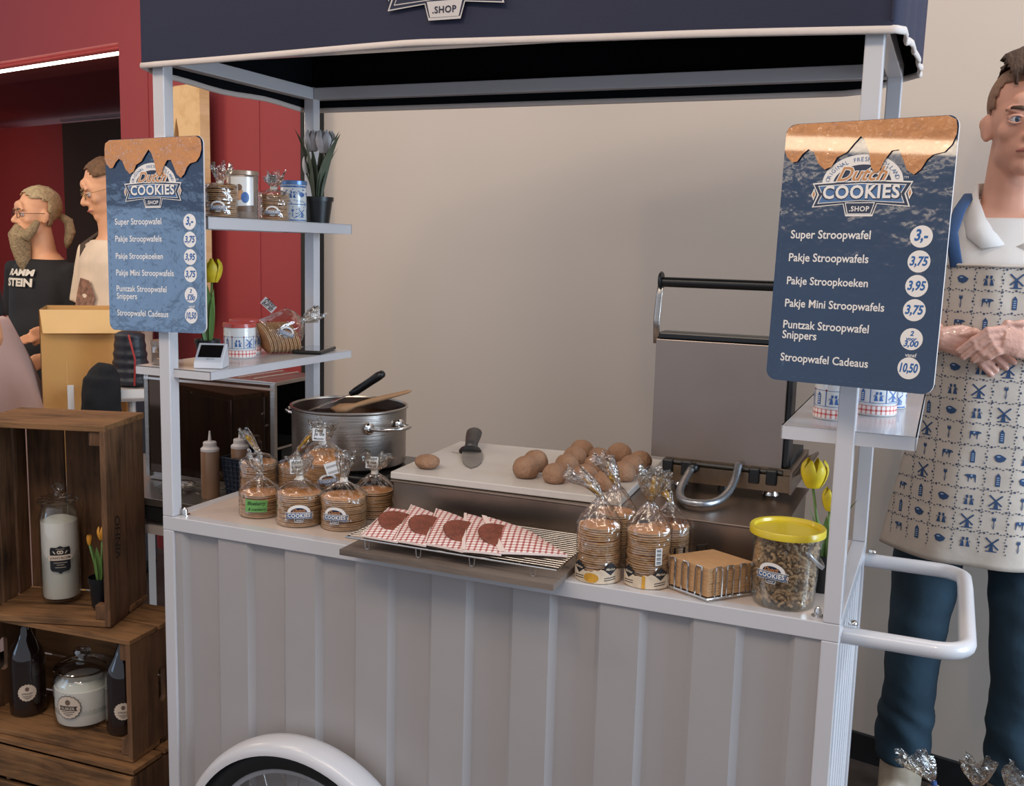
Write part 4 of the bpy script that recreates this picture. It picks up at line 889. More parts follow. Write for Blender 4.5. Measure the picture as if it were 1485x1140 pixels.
# ------------------------------------------------------------------ waffle iron
wi = thing('waffle_iron', 'open waffle iron with its steel lid raised upright beside the right shelf', 'waffle iron', (1.10, .44, CT+.0965))
def wl(x, y, z): return (x-1.10, y-.44, z-(CT+.0965))
b = MB(); b.box(wl(1.085, .425, 1.215), (.272, .004, .250), b=.001); b.box(wl(1.085, .452, 1.215), (.262, .05, .245)); 
LIDM = mat('lid_steel', '9a8c83', .34, .9, var=.08, scale=3)
b.build('lid', LIDM, wi)
MB().box(wl(1.085, .455, 1.347), (.268, .05, .016), b=.004).build('lid_edge', BLACK, wi)
MB().box(wl(1.227, .458, 1.215), (.012, .06, .245), b=.004).build('lid_side', BLACK, wi)
b = MB()
for k in range(9):
    for j in range(9): b.box(wl(.975+k*.0275, .486, 1.11+j*.026), (.018, .012, .018))
MB().box(wl(1.085, .482, 1.215), (.25, .012, .235)).build('baking_plate', BLACKM, wi); b.build('plate_grid', BLACKM, wi)
MB().tube([wl(.955, .43, 1.459), wl(1.215, .43, 1.459)], .0105, 16).build('handle_bar', BLACK, wi, True, 40)
for x in (.950, 1.220):
    MB().tube([wl(x-.002, .43, 1.33), wl(x-.004, .43, 1.38), wl(x-.001, .43, 1.43), wl(x+.003, .43, 1.459)], [(.0015, .007)]*4, 8).build('handle_arm', STEEL, wi, True)
    MB().lathe([(0, -.003), (.017, -.003), (.019, 0), (.017, .003), (0, .003)], 20, R=Matrix.Rotation(pi/2, 3, 'Y')).build('handle_cap', BLACK, wi, True, 40, loc=wl(x+.002, .43, 1.462))
b = MB(); b.box(wl(1.105, .44, 1.078), (.245, .03, .022), b=.003)
for x in (.99, 1.03, 1.17, 1.205): b.box(wl(x, .42, 1.074), (.022, .03, .032), b=.003)
b.tube([wl(.985, .418, 1.084), wl(1.225, .418, 1.084)], .005, 8); b.build('hinge_bar', BLACK, wi)
bs = MB(); bs.box(wl(1.115, .54, 1.070), (.262, .24, .045)); bs.box(wl(1.115, .415, 1.062), (.262, .006, .034)); bs.build('base', mat('iron_base_steel', '84725f', .3, 1.0, var=.25, scale=12), wi)
b = MB(); b.box(wl(1.262, .50, 1.090), (.022, .24, .006), R=Matrix.Rotation(-.6, 3, 'Y')); b.box(wl(1.247, .50, 1.072), (.004, .24, .045)); b.build('drip_edge', STEELW, wi)
MB().box(wl(1.115, .55, 1.098), (.24, .20, .012)).build('lower_plate', BLACKM, wi)
for x in (1.01, 1.20):
    for y in (.445, .60): MB().lathe([(0, 0), (.017, 0), (.011, .016), (.011, .018), (0, .018)], 16).build('foot', CHROME, wi, True, 40, loc=wl(x, y, CT+.0965))
MB().lathe([(0, 0), (.010, 0), (.010, .035), (0, .035)], 14).build('control_knob', BLACK, wi, True, 40, loc=wl(1.105, .425, CT+.0965))
hp = []
cp = [Vector(p) for p in ((1.045,.405,1.080),(1.040,.385,1.068),(1.040,.32,1.048),(1.062,.262,1.0425),(1.095,.250,1.0425),(1.122,.275,1.044),(1.134,.325,1.052),(1.138,.375,1.070),(1.139,.405,1.096))]
for k in range(41):
    u = k/40*(len(cp)-1); i = min(int(u), len(cp)-2); f = u-i; p0, p1, p2, p3 = cp[max(i-1, 0)], cp[i], cp[i+1], cp[min(i+2, len(cp)-1)]
    q = .5*((2*p1)+(p2-p0)*f+(2*p0-5*p1+4*p2-p3)*f*f+(3*p1-p0-3*p2+p3)*f**3); hp.append(wl(q.x, q.y, q.z))
tw = MB(); tw.tube(hp, [.0075+.0009*(k % 2) for k in range(41)], 14); tw.build('cable_hose', mat('braided_hose', '9c9fa3', .35, .9, var=.2, scale=300), wi, True)
MB().ell(wl(1.045, .405, 1.078), (.012, .012, .012), 14).build('cable_gland', BLACK, wi, True)

# ------------------------------------------------------------------ side table with oven, bottles, basket
TZ = .855
tbx = thing('side_table', 'steel topped side table behind the crates, left of the cart', 'table', (-.40, .62, 0))
TW = mat('table_white', 'b7aba2', .5)
MB().box((0, 0, TZ-.010), (.72, .57, .020), b=.002).build('table_top', mat('table_steel', '8f857c', .3, .8, var=.12, scale=5), tbx)
MB().box((0, -.275, TZ-.040), (.70, .012, .035)).build('apron_rail', mat('table_dark', '171514', .6), tbx)
MB().box((0, 0, TZ-.085), (.72, .56, .022)).build('lower_shelf', TW, tbx)
for x in (-.34, .34):
    for y in (-.26, .26): MB().box((x, y, (TZ-.02)/2), (.03, .03, TZ-.02)).build('leg', TW, tbx)
ov = thing('display_oven', 'glass fronted warming oven with a chrome frame, behind the lower left shelf', 'oven', (-.285, .60, TZ))
def OV(n_, c, d, m, b_=0): return MB().box(c, d, b=b_).build(n_, m, ov)
ox0, ox1, oy0, oy1, oh = -.215, .205, -.10, .09, .300
OV('front_glass', ((ox0+ox1)/2, oy0, .160), (ox1-ox0-.01, .006, .27), mat('mirror_glass', '5a4a40', .045, .9))
OV('back_panel', ((ox0+ox1)/2, oy1, .160), (ox1-ox0, .006, .28), mat('oven_dark', '0e0d0d', .5))
OV('left_panel', (ox0, 0, .160), (.006, oy1-oy0, .28), mat('oven_dark', '0e0d0d', .5))
OV('base_plate', ((ox0+ox1)/2, 0, .012), (ox1-ox0+.006, oy1-oy0+.006, .022), STEEL, .002)
OV('inner_shelf', ((ox0+ox1)/2, 0, .125), (ox1-ox0-.01, oy1-oy0-.01, .006), STEEL)
OV('inner_box', (ox1-.05, .02, .075), (.06, .12, .08), mat('oven_dark', '0e0d0d', .5))
for x, y in ((ox1, oy0), (ox1, oy1), (ox0, oy0), (ox0, oy1)): OV('frame_post', (x, y, .155), (.014, .012, .29), STEEL, .001)
OV('top_plate', ((ox0+ox1)/2, 0, oh), (ox1-ox0+.012, oy1-oy0+.012, .010), STEEL, .001)
OV('top_trim', ((ox0+ox1)/2, oy0-.004, oh-.014), (ox1-ox0+.012, .006, .006), CHROME)
for k in range(5): MB().tube([(ox0+.15+.05*k, oy0+.01, oh+.008), (ox0+.17+.05*k, oy1-.01, oh+.010)], .0015, 6).build('top_wire', CHROME, ov)
for z in (.19, .22): MB().lathe([(0, -.002), (.003, -.002), (.003, .002), (0, .002)], 8, R=RY).build('screw', CHROME, ov, loc=(ox1-.02-.012*(z > .2), oy0-.005, z))
SQ = mat('caramel_sauce', '8d6a50', .4, coat=.4); NOZ = mat('nozzle_plastic', 'cfc6bf', .4, sss=.1)
def squeeze(loc, label, rz=0):
    t = thing('squeeze_bottle', label, 'squeeze bottle', loc, rz)
    MB().lathe([(0, 0), (.022, 0), (.0235, .003), (.0235, .120), (.021, .128), (0, .128)], 28).build('bottle_body', SQ, t, True, 40)
    MB().lathe([(.0235, .124), (.0235, .130), (.017, .136), (.017, .146), (.015, .148), (.0045, .149), (.0020, .176), (0, .176)], 28).build('nozzle_cap', NOZ, t, True, 30)
squeeze((-.222, .420, TZ), 'squeeze bottle of caramel sauce standing left of the dark basket')
t = thing('storage_basket', 'small dark woven basket holding a squeeze bottle, left of the waffle bags', 'basket', (-.165, .470, TZ))
BK = mat('basket_navy', '1c2433', .5, bump=.4, bscale=200)
MB().lathe([(.036, .002), (.048, .105)], 4, R=Matrix.Rotation(pi/4, 3, 'Z')).build('inner_wall', BK, t)
MB().box((0, 0, .003), (.052, .052, .004)).build('basket_floor', BK, t)
for k in range(8):
    z = .01+k*.0125; r = .0370+.0122*z/.105
    MB().tube([(r*cos(a)*1.0, r*sin(a), z) for a in [pi/4+i*pi/2 for i in range(4)]], .0018, 5, closed=True).build('weave_band', BK, t)
for s_ in range(4):
    for k in range(5):
        u = (k+.5)/5; a, c_ = pi/4+s_*pi/2, pi/4+(s_+1)*pi/2
        P1 = Vector((.0375*cos(a), .0375*sin(a), .004)).lerp(Vector((.0375*cos(c_), .0375*sin(c_), .004)), u); P2 = Vector((.0495*cos(a), .0495*sin(a), .104)).lerp(Vector((.0495*cos(c_), .0495*sin(c_), .104)), u)
        MB().tube([P1, P2], .0022, 5).build('upright', BK, t)
MB().tube([(.050*cos(a), .050*sin(a), .105) for a in [pi/4+i*pi/2 for i in range(4)]], .003, 6, closed=True).build('rim', BK, t)
squeeze((-.165, .470, TZ+.005), 'short squeeze bottle with a white cap sticking out of the dark basket')
ls = thing('phone_stand', 'small white stand on the counter, left of the waffle bags', 'stand', (.040, .235, CT), .5)
MB().box((0, 0, .009), (.030, .035, .018), b=.002).build('base', mat('stand_white', 'c9c9ca', .35), ls)
MB().box((.006, .006, .038), (.028, .004, .050), b=.001, R=Matrix.Rotation(-.35, 3, 'X')).build('support', mat('stand_white', 'c9c9ca', .35), ls)
ct = thing('plastic_tray', 'clear plastic tray left on the steel table behind the crate', 'tray', (-.33, .42, TZ), .3)
MB().lathe([(0, .002), (.05, .002), (.058, .018), (.064, .020)], 4, R=Matrix.Rotation(pi/4, 3, 'Z')).build('tray_body', GLASS, ct); MB().ell((.01, .01, .020), (.035, .03, .012), 14).build('crumpled_film', FILMG, ct, True)

# ------------------------------------------------------------------ crates
WX = wood('crate_wood_x', '20160f', '86603e', 0); WY = wood('crate_wood_y', '20160f', '735236', 1); WZ = wood('crate_wood_z', '1e1510', '705037', 2)
def plank(t, c, d, ax, tl=0.0, name='plank'):
    R = Matrix.Rotation(tl, 3, 'XYZ'[ax]) if tl else None
    return MB().box((0, 0, 0), d, b=.0015, R=R).build(name, {0: WX, 1: WY, 2: WZ}[ax], t, loc=c)
def slotted(t, c, d, slot, name='end_board'):   # upright board in the yz plane with a hand slot
    b = MB(); W2, H2 = d[1]/2, d[2]/2; sw, sh = slot; n = 16
    bm = bmesh.new(); out = [bm.verts.new((0, y, z)) for y, z in ((-W2, -H2), (W2, -H2), (W2, H2), (-W2, H2))]
    inn = [bm.verts.new((0, sw*(cos(a)), (sh-sw)*(1 if sin(a) > 0 else -1)+sw*sin(a))) for a in [2*pi*(k+.5)/n for k in range(n)]]
    es = [bm.edges.new((out[i], out[(i+1) % 4])) for i in range(4)]+[bm.edges.new((inn[i], inn[(i+1) % n])) for i in range(n)]
    bmesh.ops.triangle_fill(bm, use_beauty=True, edges=es); g = bmesh.ops.extrude_face_region(bm, geom=bm.faces[:])
    for v in g['geom']:
        if isinstance(v, bmesh.types.BMVert): v.co.x += d[0]
    bmesh.ops.recalc_face_normals(bm, faces=bm.faces[:]); me = bpy.data.meshes.new(name); bm.to_mesh(me); bm.free(); me.materials.append(WZ)
    o = bpy.data.objects.new(name, me); C.objects.link(o); o.parent = t; o.location = c; return o
GC = None
cz0 = .29; th = .012
# bottom crate: slatted front
c1 = thing('wooden_crate', 'bottom weathered crate of the stack, with horizontal front slats', 'crate', (-.165, .055, 0), .05)
for z, h in ((.045, .075), (.135, .075), (.2245, .078)):
    plank(c1, (-.26, .006, z), (.52, th, h), 0); plank(c1, (-.26, .244, z), (.52, th, h), 0)
for x in (-.006, -.514): slotted(c1, (x-.006, .125, .135), (th, .224, .255), (.014, .045))
for x in (-.028, -.492): plank(c1, (x, .024, .132), (.03, .022, .255), 2, name='corner_post')
for y, w_ in ((.060, .10), (.180, .12)): plank(c1, (-.26, y, .274), (.52, w_, .012), 0)
plank(c1, (-.26, .125, .004), (.50, .22, .010), 0)
# middle crate: open front, lying on its long side
c2 = thing('wooden_crate', 'middle crate of the stack, open to the front with a slot handle, holding bottles', 'crate', (-.190, .088, .2815), .075)
H2_ = .305; D2 = .225
for y, w_ in ((.052, .100), (.165, .112)): plank(c2, (-.255, y, .006), (.51, w_, th), 0); plank(c2, (-.255, y, H2_-.006), (.51, w_, th), 0)
slotted(c2, (-.013, D2/2, H2_/2), (.013, D2-.004, H2_-2*th-.001), (.013, .045)); slotted(c2, (-.508, D2/2, H2_/2), (.013, D2-.004, H2_-2*th-.001), (.013, .045))
for z, h in ((.062, .095), (.160, .085), (.250, .075)): plank(c2, (-.255, D2+.002, z), (.50, .010, h), 0)
for x in (-.024,): plank(c2, (x-.002, .016, .034), (.020, .020, .042), 2, name='corner_post'); plank(c2, (x-.002, .016, H2_-.034), (.018, .016, .042), 2, name='corner_post')
# upper crate: standing on end
c3 = thing('wooden_crate', 'topmost crate standing on end with stamped letters on its side, holding a white jar', 'crate', (-.285, .128, .5875), .31)
Wc, Hc, Dc = .33, .495, .205
for y, w_ in ((.050, .098), (.155, .098)): plank(c3, (-Wc/2, y, Hc-.008), (Wc, w_, .015), 0); plank(c3, (-Wc/2+.004, y-.004, .009), (Wc-.010, w_-.006, .016), 0)
fb = plank(c3, (-.006, .042, Hc/2-.004), (.014, .092, Hc-.016), 2, .012); plank(c3, (-.009, .148, Hc/2-.004), (.012, .105, Hc-.018), 2, -.006)
for y, w_, tl in ((.035, .066, .02), (.105, .060, -.015), (.172, .055, .01)): plank(c3, (-Wc+.008, y, Hc/2), (.012, w_, Hc-.036), 2, tl)
for x, w_ in ((-.056, .096), (-.162, .098), (-.266, .098)): plank(c3, (x-.002, Dc+.004, Hc/2), (w_, .010, Hc-.034), 2, .004)
plank(c3, (-.026, .016, .036), (.028, .024, .036), 2, name='corner_post'); plank(c3, (-.03, .018, Hc-.034), (.03, .02, .034), 2, name='corner_post')
q = MB(); put_text(q, 'VINHO', 0, -.008, 0, lambda x, y, l: (.0018, -y+.052, x), 0, width=.105, off=.01, shear=.2); 
q.build('stamped_letters', mat('stamp_ink', '1c140f', .8), c3, loc=(0, -.004, .215))
# jars and bottles
MILK = mat('flour_white', 'e6ded6', .8); WHT = mat('emblem_cream', 'cbb9a6', .6); 
def rosette(R_, r, n=18): return [(r*(1+.05*cos(n*a))*cos(a), r*(1+.05*cos(n*a))*sin(a)) for a in [2*pi*k/(n*3) for k in range(n*3)]]
j1 = thing('storage_jar', 'tall glass jar of white flour with a black emblem, in the top crate', 'jar', (-.500, .182, .6125), 0)
j1.scale = (1.05, 1.05, 1.09)
R1 = .045
MB().lathe([(0, .002), (R1-.004, .002), (R1, .010), (R1, .195), (R1-.004, .208), (R1-.006, .216), (R1-.006, .226), (R1-.009, .226), (R1-.009, .214), (R1-.005, .196), (R1-.004, .010), (0, .006)], 40).build('glass_body', GLASS, j1, True, 40)
MB().lathe([(0, .006), (R1-.006, .008), (R1-.0045, .014), (R1-.0045, .186), (R1*.5, .194), (0, .190)], 36).build('flour_fill', MILK, j1, True, 40)
MB().lathe([(R1-.010, .228), (R1+.002, .229), (R1+.003, .233), (R1-.004, .240), (R1*.5, .245), (.010, .247), (.009, .252), (.014, .258), (.015, .266), (.010, .272), (0, .273)], 36).build('glass_lid', GLASS, j1, True, 40)
b = MB(); fn = oncyl(R1+.0004, .105, .83, .0003)
flat(b, [(-.021, .028), (-.008, .027), (0, .031), (.008, .027), (.021, .028), (.023, .022), (.023, -.022), (.020, -.028), (.006, -.030), (0, -.035), (-.006, -.030), (-.020, -.028), (-.023, -.022), (-.023, .022)], 0, fn, 1)
flat(b, [(-.027, .009), (.024, .009), (.030, .003), (.024, -.003), (-.027, -.003)], 1, fn, 2); put_text(b, "JUNN'S BLOEM", 0, .0005, 0, fn, 3, width=.045, off=.01)
for x in (-.003, .003): flat(b, circ(x, .016, .0045, 10), 1, fn, 2+x*10); flat(b, circ(x, .016, .0018, 8), 0, fn, 3)
for sx in (-1, 1): flat(b, [(sx*.010, .013), (sx*.012, .012), (sx*.017, .019), (sx*.014, .019)], 1, fn, 2)
for y, w_ in ((.023, .018), (-.009, .030), (-.014, .016), (-.020, .024)): flat(b, [(-w_/2, y), (w_/2, y), (w_/2, y+.0009), (-w_/2, y+.0009)], 1, fn, 2)
b.build('black_emblem', [PBLACK, WHT], j1)
j2 = thing('storage_jar', 'squat glass jar of sugar with a round lid and scalloped label, middle crate', 'jar', (-.448, .192, .2940), 0)
j2.scale = (1.30, 1.30, 1.22)
R2 = .056
MB().lathe([(0, .002), (R2-.006, .002), (R2-.001, .008), (R2, .03), (R2, .085), (R2-.004, .098), (R2-.012, .106), (R2-.012, .112), (R2-.015, .112), (R2-.014, .102), (R2-.006, .092), (R2-.003, .03), (0, .006)], 44).build('glass_body', GLASS, j2, True, 40)
MB().lathe([(0, .006), (R2-.007, .007), (R2-.0035, .03), (R2-.0035, .080), (R2-.02, .095), (0, .092)], 40).build('sugar_fill', MILK, j2, True, 40)
MB().lathe([(R2-.016, .113), (R2-.004, .114), (R2-.002, .118), (R2-.010, .126), (.020, .134), (.009, .135), (.009, .139), (.015, .143), (.017, .150), (.014, .155), (.008, .157), (0, .157)], 40).build('glass_lid', clear_mat('thick_glass', 'd5d2ce', .2, .08, edge=.8), j2, True, 40)
def round_label(t, R_, z, a0, r, word, dark):
    b = MB(); fn = oncyl(R_+.0004, z, a0, .0003); flat(b, rosette(0, r*1.06), 0, fn, .5); flat(b, rosette(0, r), 1, fn, 1)
    flat(b, circ(0, r*.45, r*.22, 12, r*.26), 2, fn, 2)
    if dark: flat(b, [(-r*.78, .12*r), (r*.78, .12*r), (r*.66, -.10*r), (r*.78, -.30*r), (-r*.78, -.30*r), (-r*.66, -.10*r)], 0, fn, 2)
    put_text(b, word, 0, -.22*r, 1 if dark else 0, fn, 3, width=r*1.15, off=.01)
    for y, w_ in ((-.45, 1.1), (-.62, .8), (-.76, .4)): flat(b, [(-w_*r/2, y*r), (w_*r/2, y*r), (w_*r/2, (y+.06)*r), (-w_*r/2, (y+.06)*r)], 0, fn, 2)
    return b.build('round_label', [mat('label_ink', '3a2e28', .6), WHT, mat('label_brown', '6a5547', .6)], t)
round_label(j2, R2, .052, .28, .0235, 'SUIKER', True)
def flip_bottle(loc, label, a0, rz=0):
    t = thing('swing_top_bottle', label, 'bottle', loc, rz); R_ = .044; BG = mat('brown_glass', '1e1310', .06, coat=.6, var=.1)
    MB().lathe([(0, .001), (R_-.006, .001), (R_, .008), (R_, .150), (R_-.006, .172), (R_*.5, .200), (.015, .218), (.013, .236), (.016, .238), (.016, .244), (.012, .246), (0, .246)], 40).build('bottle_body', BG, t, True, 40)
    MB().lathe([(0, .246), (.010, .246), (.011, .256), (.007, .260), (0, .260)], 16).build('stopper', mat('stopper', 'b8aca0', .4), t, True, 40)
    MB().tube([(.014, -.003, .225), (.020, -.004, .240), (.010, -.003, .262), (-.010, -.003, .262), (-.020, -.004, .240), (-.014, -.003, .225)], .0011, 6).build('wire_clasp', CHROME, t)
    round_label(t, R_, .068, a0, .022, 'STROOP', False)
flip_bottle((-.608, .160, .2940), 'large brown swing top bottle with a round label, left of the sugar jar', .83)
flip_bottle((-.312, .192, .2940), 'brown swing top bottle partly hidden by the right end of the middle crate', .7)
# ------------------------------------------------------------------ cellophane bags at the bottom right
lc = thing('low_crate', 'low wooden crate in the bottom right corner carrying bags of waffles', 'crate', (1.66, .845, 0), -.2)
for z in (.03, .09, .15): plank(lc, (0, -.085, z), (.36, .012, .045), 0); plank(lc, (0, .085, z), (.36, .012, .045), 0)
for z in (.03, .09, .15): plank(lc, (-.174, 0, z), (.012, .158, .045), 1); plank(lc, (.174, 0, z), (.012, .158, .045), 1)
for y in (-.067, -.022, .023, .068): plank(lc, (0, y, .182), (.36, .044, .010), 0)
GB = None; TIE = mat('blue_tie', '2f4f86', .5)
for i, (x, y, lb, ln, sd) in enumerate(((1.585, .86, 'clear bag tied with blue, leftmost by the cream shoes', (-.028, 0), 41), (1.660, .875, 'clear bag tied with blue, its top fanned out highest, second from the left', (.0, 0), 42), (1.735, .875, 'clear bag tied with blue at the right edge of the photo', (.012, 0), 43), (1.70, .80, 'clear waffle bag in front of the tied bags, low in the corner', (.02, 0), 44))):
    z = .1875
    t = thing('waffle_bag', lb, 'bag of cookies', (x, y, z), 0, 'blue tied bags in the bottom right corner')
    if i == 0: t.rotation_euler = (0, -.22, 0)
    stack(t, .036, 6, z0=.001); film(.037, .048, .088 if i != 3 else .07, .155 if i != 3 else .10, .040, sd, ln, rn=.005, sq=.2).build('cellophane', [FILM, FILMG], t, True)
    MB().tube([(0, 0, (.088 if i != 3 else .07)-.003), (0, 0, (.088 if i != 3 else .07)+.006)], .0075, 12).build('blue_tie', TIE, t, True, 40)
# ================================================================== PEOPLE AND THINGS BEHIND
def remesh(mb, vox, name, mats, parent=None, smooth=4, loc=None, fac=.5):
    o = mb.build('tmp', mats[0] if isinstance(mats, (list, tuple)) else mats)
    m = o.modifiers.new('r', 'REMESH'); m.mode = 'VOXEL'; m.voxel_size = vox; m.use_smooth_shade = True
    s = o.modifiers.new('s', 'SMOOTH'); s.iterations = smooth; s.factor = fac
    bpy.context.view_layer.update(); dg = bpy.context.evaluated_depsgraph_get(); me = bpy.data.meshes.new_from_object(o.evaluated_get(dg)); me.name = name
    bpy.data.objects.remove(o); me.materials.clear()
    for q in (mats if isinstance(mats, (list, tuple)) else [mats]): me.materials.append(q)
    r = bpy.data.objects.new(name, me); C.objects.link(r)
    if parent: r.parent = parent
    if loc: r.location = loc
    return r
def torso(b, S, inf=0.0, z0=.90, z1=1.50, belly=0.0, n=28):
    pr_ = [(.84, .155, .105), (.90, .168, .115), (.98, .165, .112), (1.06, .150, .105), (1.14, .150, .105), (1.22, .160, .112), (1.30, .172, .118), (1.38, .178, .112), (1.44, .150, .088), (1.475, .105, .070), (1.50, .070, .062)]
    pts = []; rr = []
    for z, rx, ry in pr_:
        if z < z0-.001 or z > z1+.001: continue
        bb = belly*math.exp(-((z-1.08)/.14)**2)
        pts.append((0, (-bb*.6)*S, z*S)); rr.append(((ry+bb+inf)*S, (rx+bb*.4+inf)*S))
    # tube's first radius runs along side = t x up with up = +x for vertical tubes
    b.tube(pts, rr, n)
def head(b, S, R3, c, chin=1.0):
    T = lambda p: c+R3 @ (Vector(p)*S)
    def E(p, r, rot=None): b.ell(T(p), tuple(q*S for q in r), 20, R=(R3 @ rot if rot is not None else R3))
    E((0, .018, .045), (.074, .094, .084)); E((0, -.012, .0), (.068, .080, .085)); E((0, -.028, -.052), (.057, .062, .066)); E((0, -.058, -.098*chin), (.030, .030, .024))
    for s_ in (-1, 1):
        E((s_*.036, -.016, -.070), (.022, .042, .028)); E((s_*.037, -.056, -.026), (.026, .024, .024))
        E((s_*.033, -.082, .020), (.025, .013, .008), Matrix.Rotation(s_*-.12, 3, 'Y'))
        E((s_*.077, .012, -.012), (.008, .018, .031), Matrix.Rotation(s_*-.35, 3, 'Z')); E((s_*.084, .020, -.002), (.006, .011, .015), Matrix.Rotation(s_*-.35, 3, 'Z')); E((s_*.074, .006, -.034), (.008, .011, .012))
        E((s_*.011, -.094, -.038), (.009, .010, .007))
    b.tube([T((0, -.082, .012)), T((0, -.096, -.008)), T((0, -.112, -.030)), T((0, -.104, -.042))], [.008*S, .009*S, .012*S, .009*S], 10)
    E((0, -.088, -.062), (.024, .012, .006)); E((0, -.086, -.074), (.021, .012, .007)); E((0, -.082, .040), (.045, .014, .024))
def face(t, S, R3, c, iris='3c4f63', brow='4a3626', lids=True, glasses=None, look=0.0):
    T = lambda p: c+R3 @ (Vector(p)*S)
    for s_ in (-1, 1):
        e = MB().ell(T((s_*.0325, -.0775, -.0005)), (.0125*S, .0115*S, .0118*S), 16, R=R3).build('eye', mat('eye_white', 'cfc6c0', .2), t, True)
        MB().ell(T((s_*.0325+look, -.0875, -.0005)), (.0058*S, .0028*S, .0058*S), 14, R=R3).build('iris', mat('iris_'+iris, iris, .15), e, True)
        MB().ell(T((s_*.0325+look, -.0897, -.0005)), (.0026*S, .0012*S, .0026*S), 10, R=R3).build('pupil', BLACK, e, True)
        q = MB()
        if lids:
            arc = [T((s_*.0325+.0155*cos(a), -.0835-.0065*sin(a), .001+.0080*sin(a))) for a in [pi*k/8 for k in range(9)]]
            q.tube(arc, [.0028*S]*9, 6); arc = [T((s_*.0325+.0145*cos(a), -.0825-.0055*sin(a), -.002-.0066*sin(a))) for a in [pi*k/8 for k in range(9)]]; q.tube(arc, [.0020*S]*9, 6)
            q.build('eyelid', SKIN, t, True)
        w_ = MB(); w_.tube([T((s_*.013, -.0945, .019)), T((s_*.026, -.0975, .024)), T((s_*.042, -.0915, .0245)), T((s_*.053, -.080, .018))], [(.0025*S, .0040*S), (.0026*S, .0046*S), (.0025*S, .0036*S), (.001*S, .0015*S)], 8)
        w_.build('eyebrow', mat('brow_'+brow, brow, .9), t, True)
    m_ = MB(); m_.tube([T((-.025, -.086, -.0685)), T((-.012, -.0965, -.0660)), T((0, -.0985, -.0668)), T((.012, -.0965, -.0660)), T((.025, -.086, -.0685))], [(.0025*S, .0020*S), (.0045*S, .0045*S), (.005*S, .0050*S), (.0045*S, .0045*S), (.0025*S, .0020*S)], 8)
    m_.build('lips', mat('lips', 'b0685c', .45), t, True)
    if glasses:
        g = MB()
        for s_ in (-1, 1):
            g.tube([T((s_*.033+.024*cos(a), -.101+.006*abs(cos(a)), -.003+.016*sin(a))) for a in [2*pi*k/14 for k in range(14)]], .0014*S, 6, closed=True)
            g.tube([T((s_*.057, -.095, .002)), T((s_*.074, -.06, .003)), T((s_*.082, .01, .004))], .0014*S, 6)
        g.tube([T((-.010, -.105, .003)), T((.010, -.105, .003))], .0014*S, 6); g.build('glasses', glasses, t, True)
def cap_hair(t, S, R3, c, cond, m, name='hair', inf=.006, cell=40, bump=.003, lift=None):
    T = lambda p: c+R3 @ (Vector(p)*S); b = MB(); n1, n2 = cell, cell//2; idx = {}; vv = []
    C1, R1_ = Vector((0, .018, .045)), Vector((.074+inf, .094+inf, .084+inf)); C2, R2_ = Vector((0, -.012, .0)), Vector((.068+inf, .080+inf, .085+inf))
    def surf(d):
        best = 0
        for CC, RR in ((C1, R1_), (C2, R2_)):
            # ray from the head centre (0,0,.02)
            o = Vector((0, 0, .02))-CC; A_ = sum((d[i]/RR[i])**2 for i in range(3)); B_ = 2*sum(d[i]*o[i]/RR[i]**2 for i in range(3)); C_ = sum((o[i]/RR[i])**2 for i in range(3))-1
            k = (-B_+sqrt(max(0, B_*B_-4*A_*C_)))/(2*A_); best = max(best, k)
        return best
    P_ = [[None]*n1 for _ in range(n2+1)]
    for i in range(n2+1):
        for j in range(n1):
            a, e = 2*pi*j/n1, pi*i/n2; d = Vector((sin(e)*cos(a), sin(e)*sin(a), cos(e))); k = surf(d)+bump*noise.noise(d*9)
            if lift: k += lift(d)
            P_[i][j] = Vector((0, 0, .02))+d*k
    for i in range(n2):
        for j in range(n1):
            j2 = (j+1) % n1; q = (P_[i][j]+P_[i+1][j2])/2
            if not cond(q): continue
            ids = []
            for (x, y) in ((i, j), (i+1, j), (i+1, j2), (i, j2)):
                if (x, y) not in idx: idx[(x, y)] = len(vv); vv.append(P_[x][y])
                ids.append(idx[(x, y)])
            b.f.append(ids); b.m.append(0); b.uv.append(None)
    b.v = [tuple(T(p)) for p in vv]; o = b.build(name, m, t, True); so = o.modifiers.new('s', 'SOLIDIFY'); so.thickness = .003*S; so.offset = -1; return o
def finger(b, pts, r0, r1):
    n = len(pts); b.tube(pts, [r0+(r1-r0)*i/(n-1) for i in range(n)], 10); b.ell(pts[-1], (r1, r1, r1), 10); b.ell(pts[0], (r0, r0, r0), 10)
    for p in pts[1:-1]: b.ell(p, (r0*1.03,)*3, 10)
def relaxed_hand(b, w_, d, S, side):   # w_ wrist point, hanging hand
    w_ = Vector(w_); b.tube([w_, w_+d*.045*S, w_+d*.085*S], [(.018*S, .026*S), (.015*S, .040*S), (.012*S, .040*S)], 12)
    for k in range(4):
        o = Vector((.0, (k-1.5)*.019*S, 0)); L = (.062, .072, .068, .052)[k]*S; p0 = w_+d*.085*S+o
        finger(b, [p0, p0+d*L*.45+Vector((side*-.006*S, 0, 0)), p0+d*L+Vector((side*-.018*S, 0, 0))], .0085*S, .0070*S)
    p0 = w_+d*.03*S+Vector((0, -.030*S, 0)); finger(b, [p0, p0+d*.035*S+Vector((0, -.018*S, 0)), p0+d*.062*S+Vector((0, -.020*S, 0))], .0105*S, .0080*S)

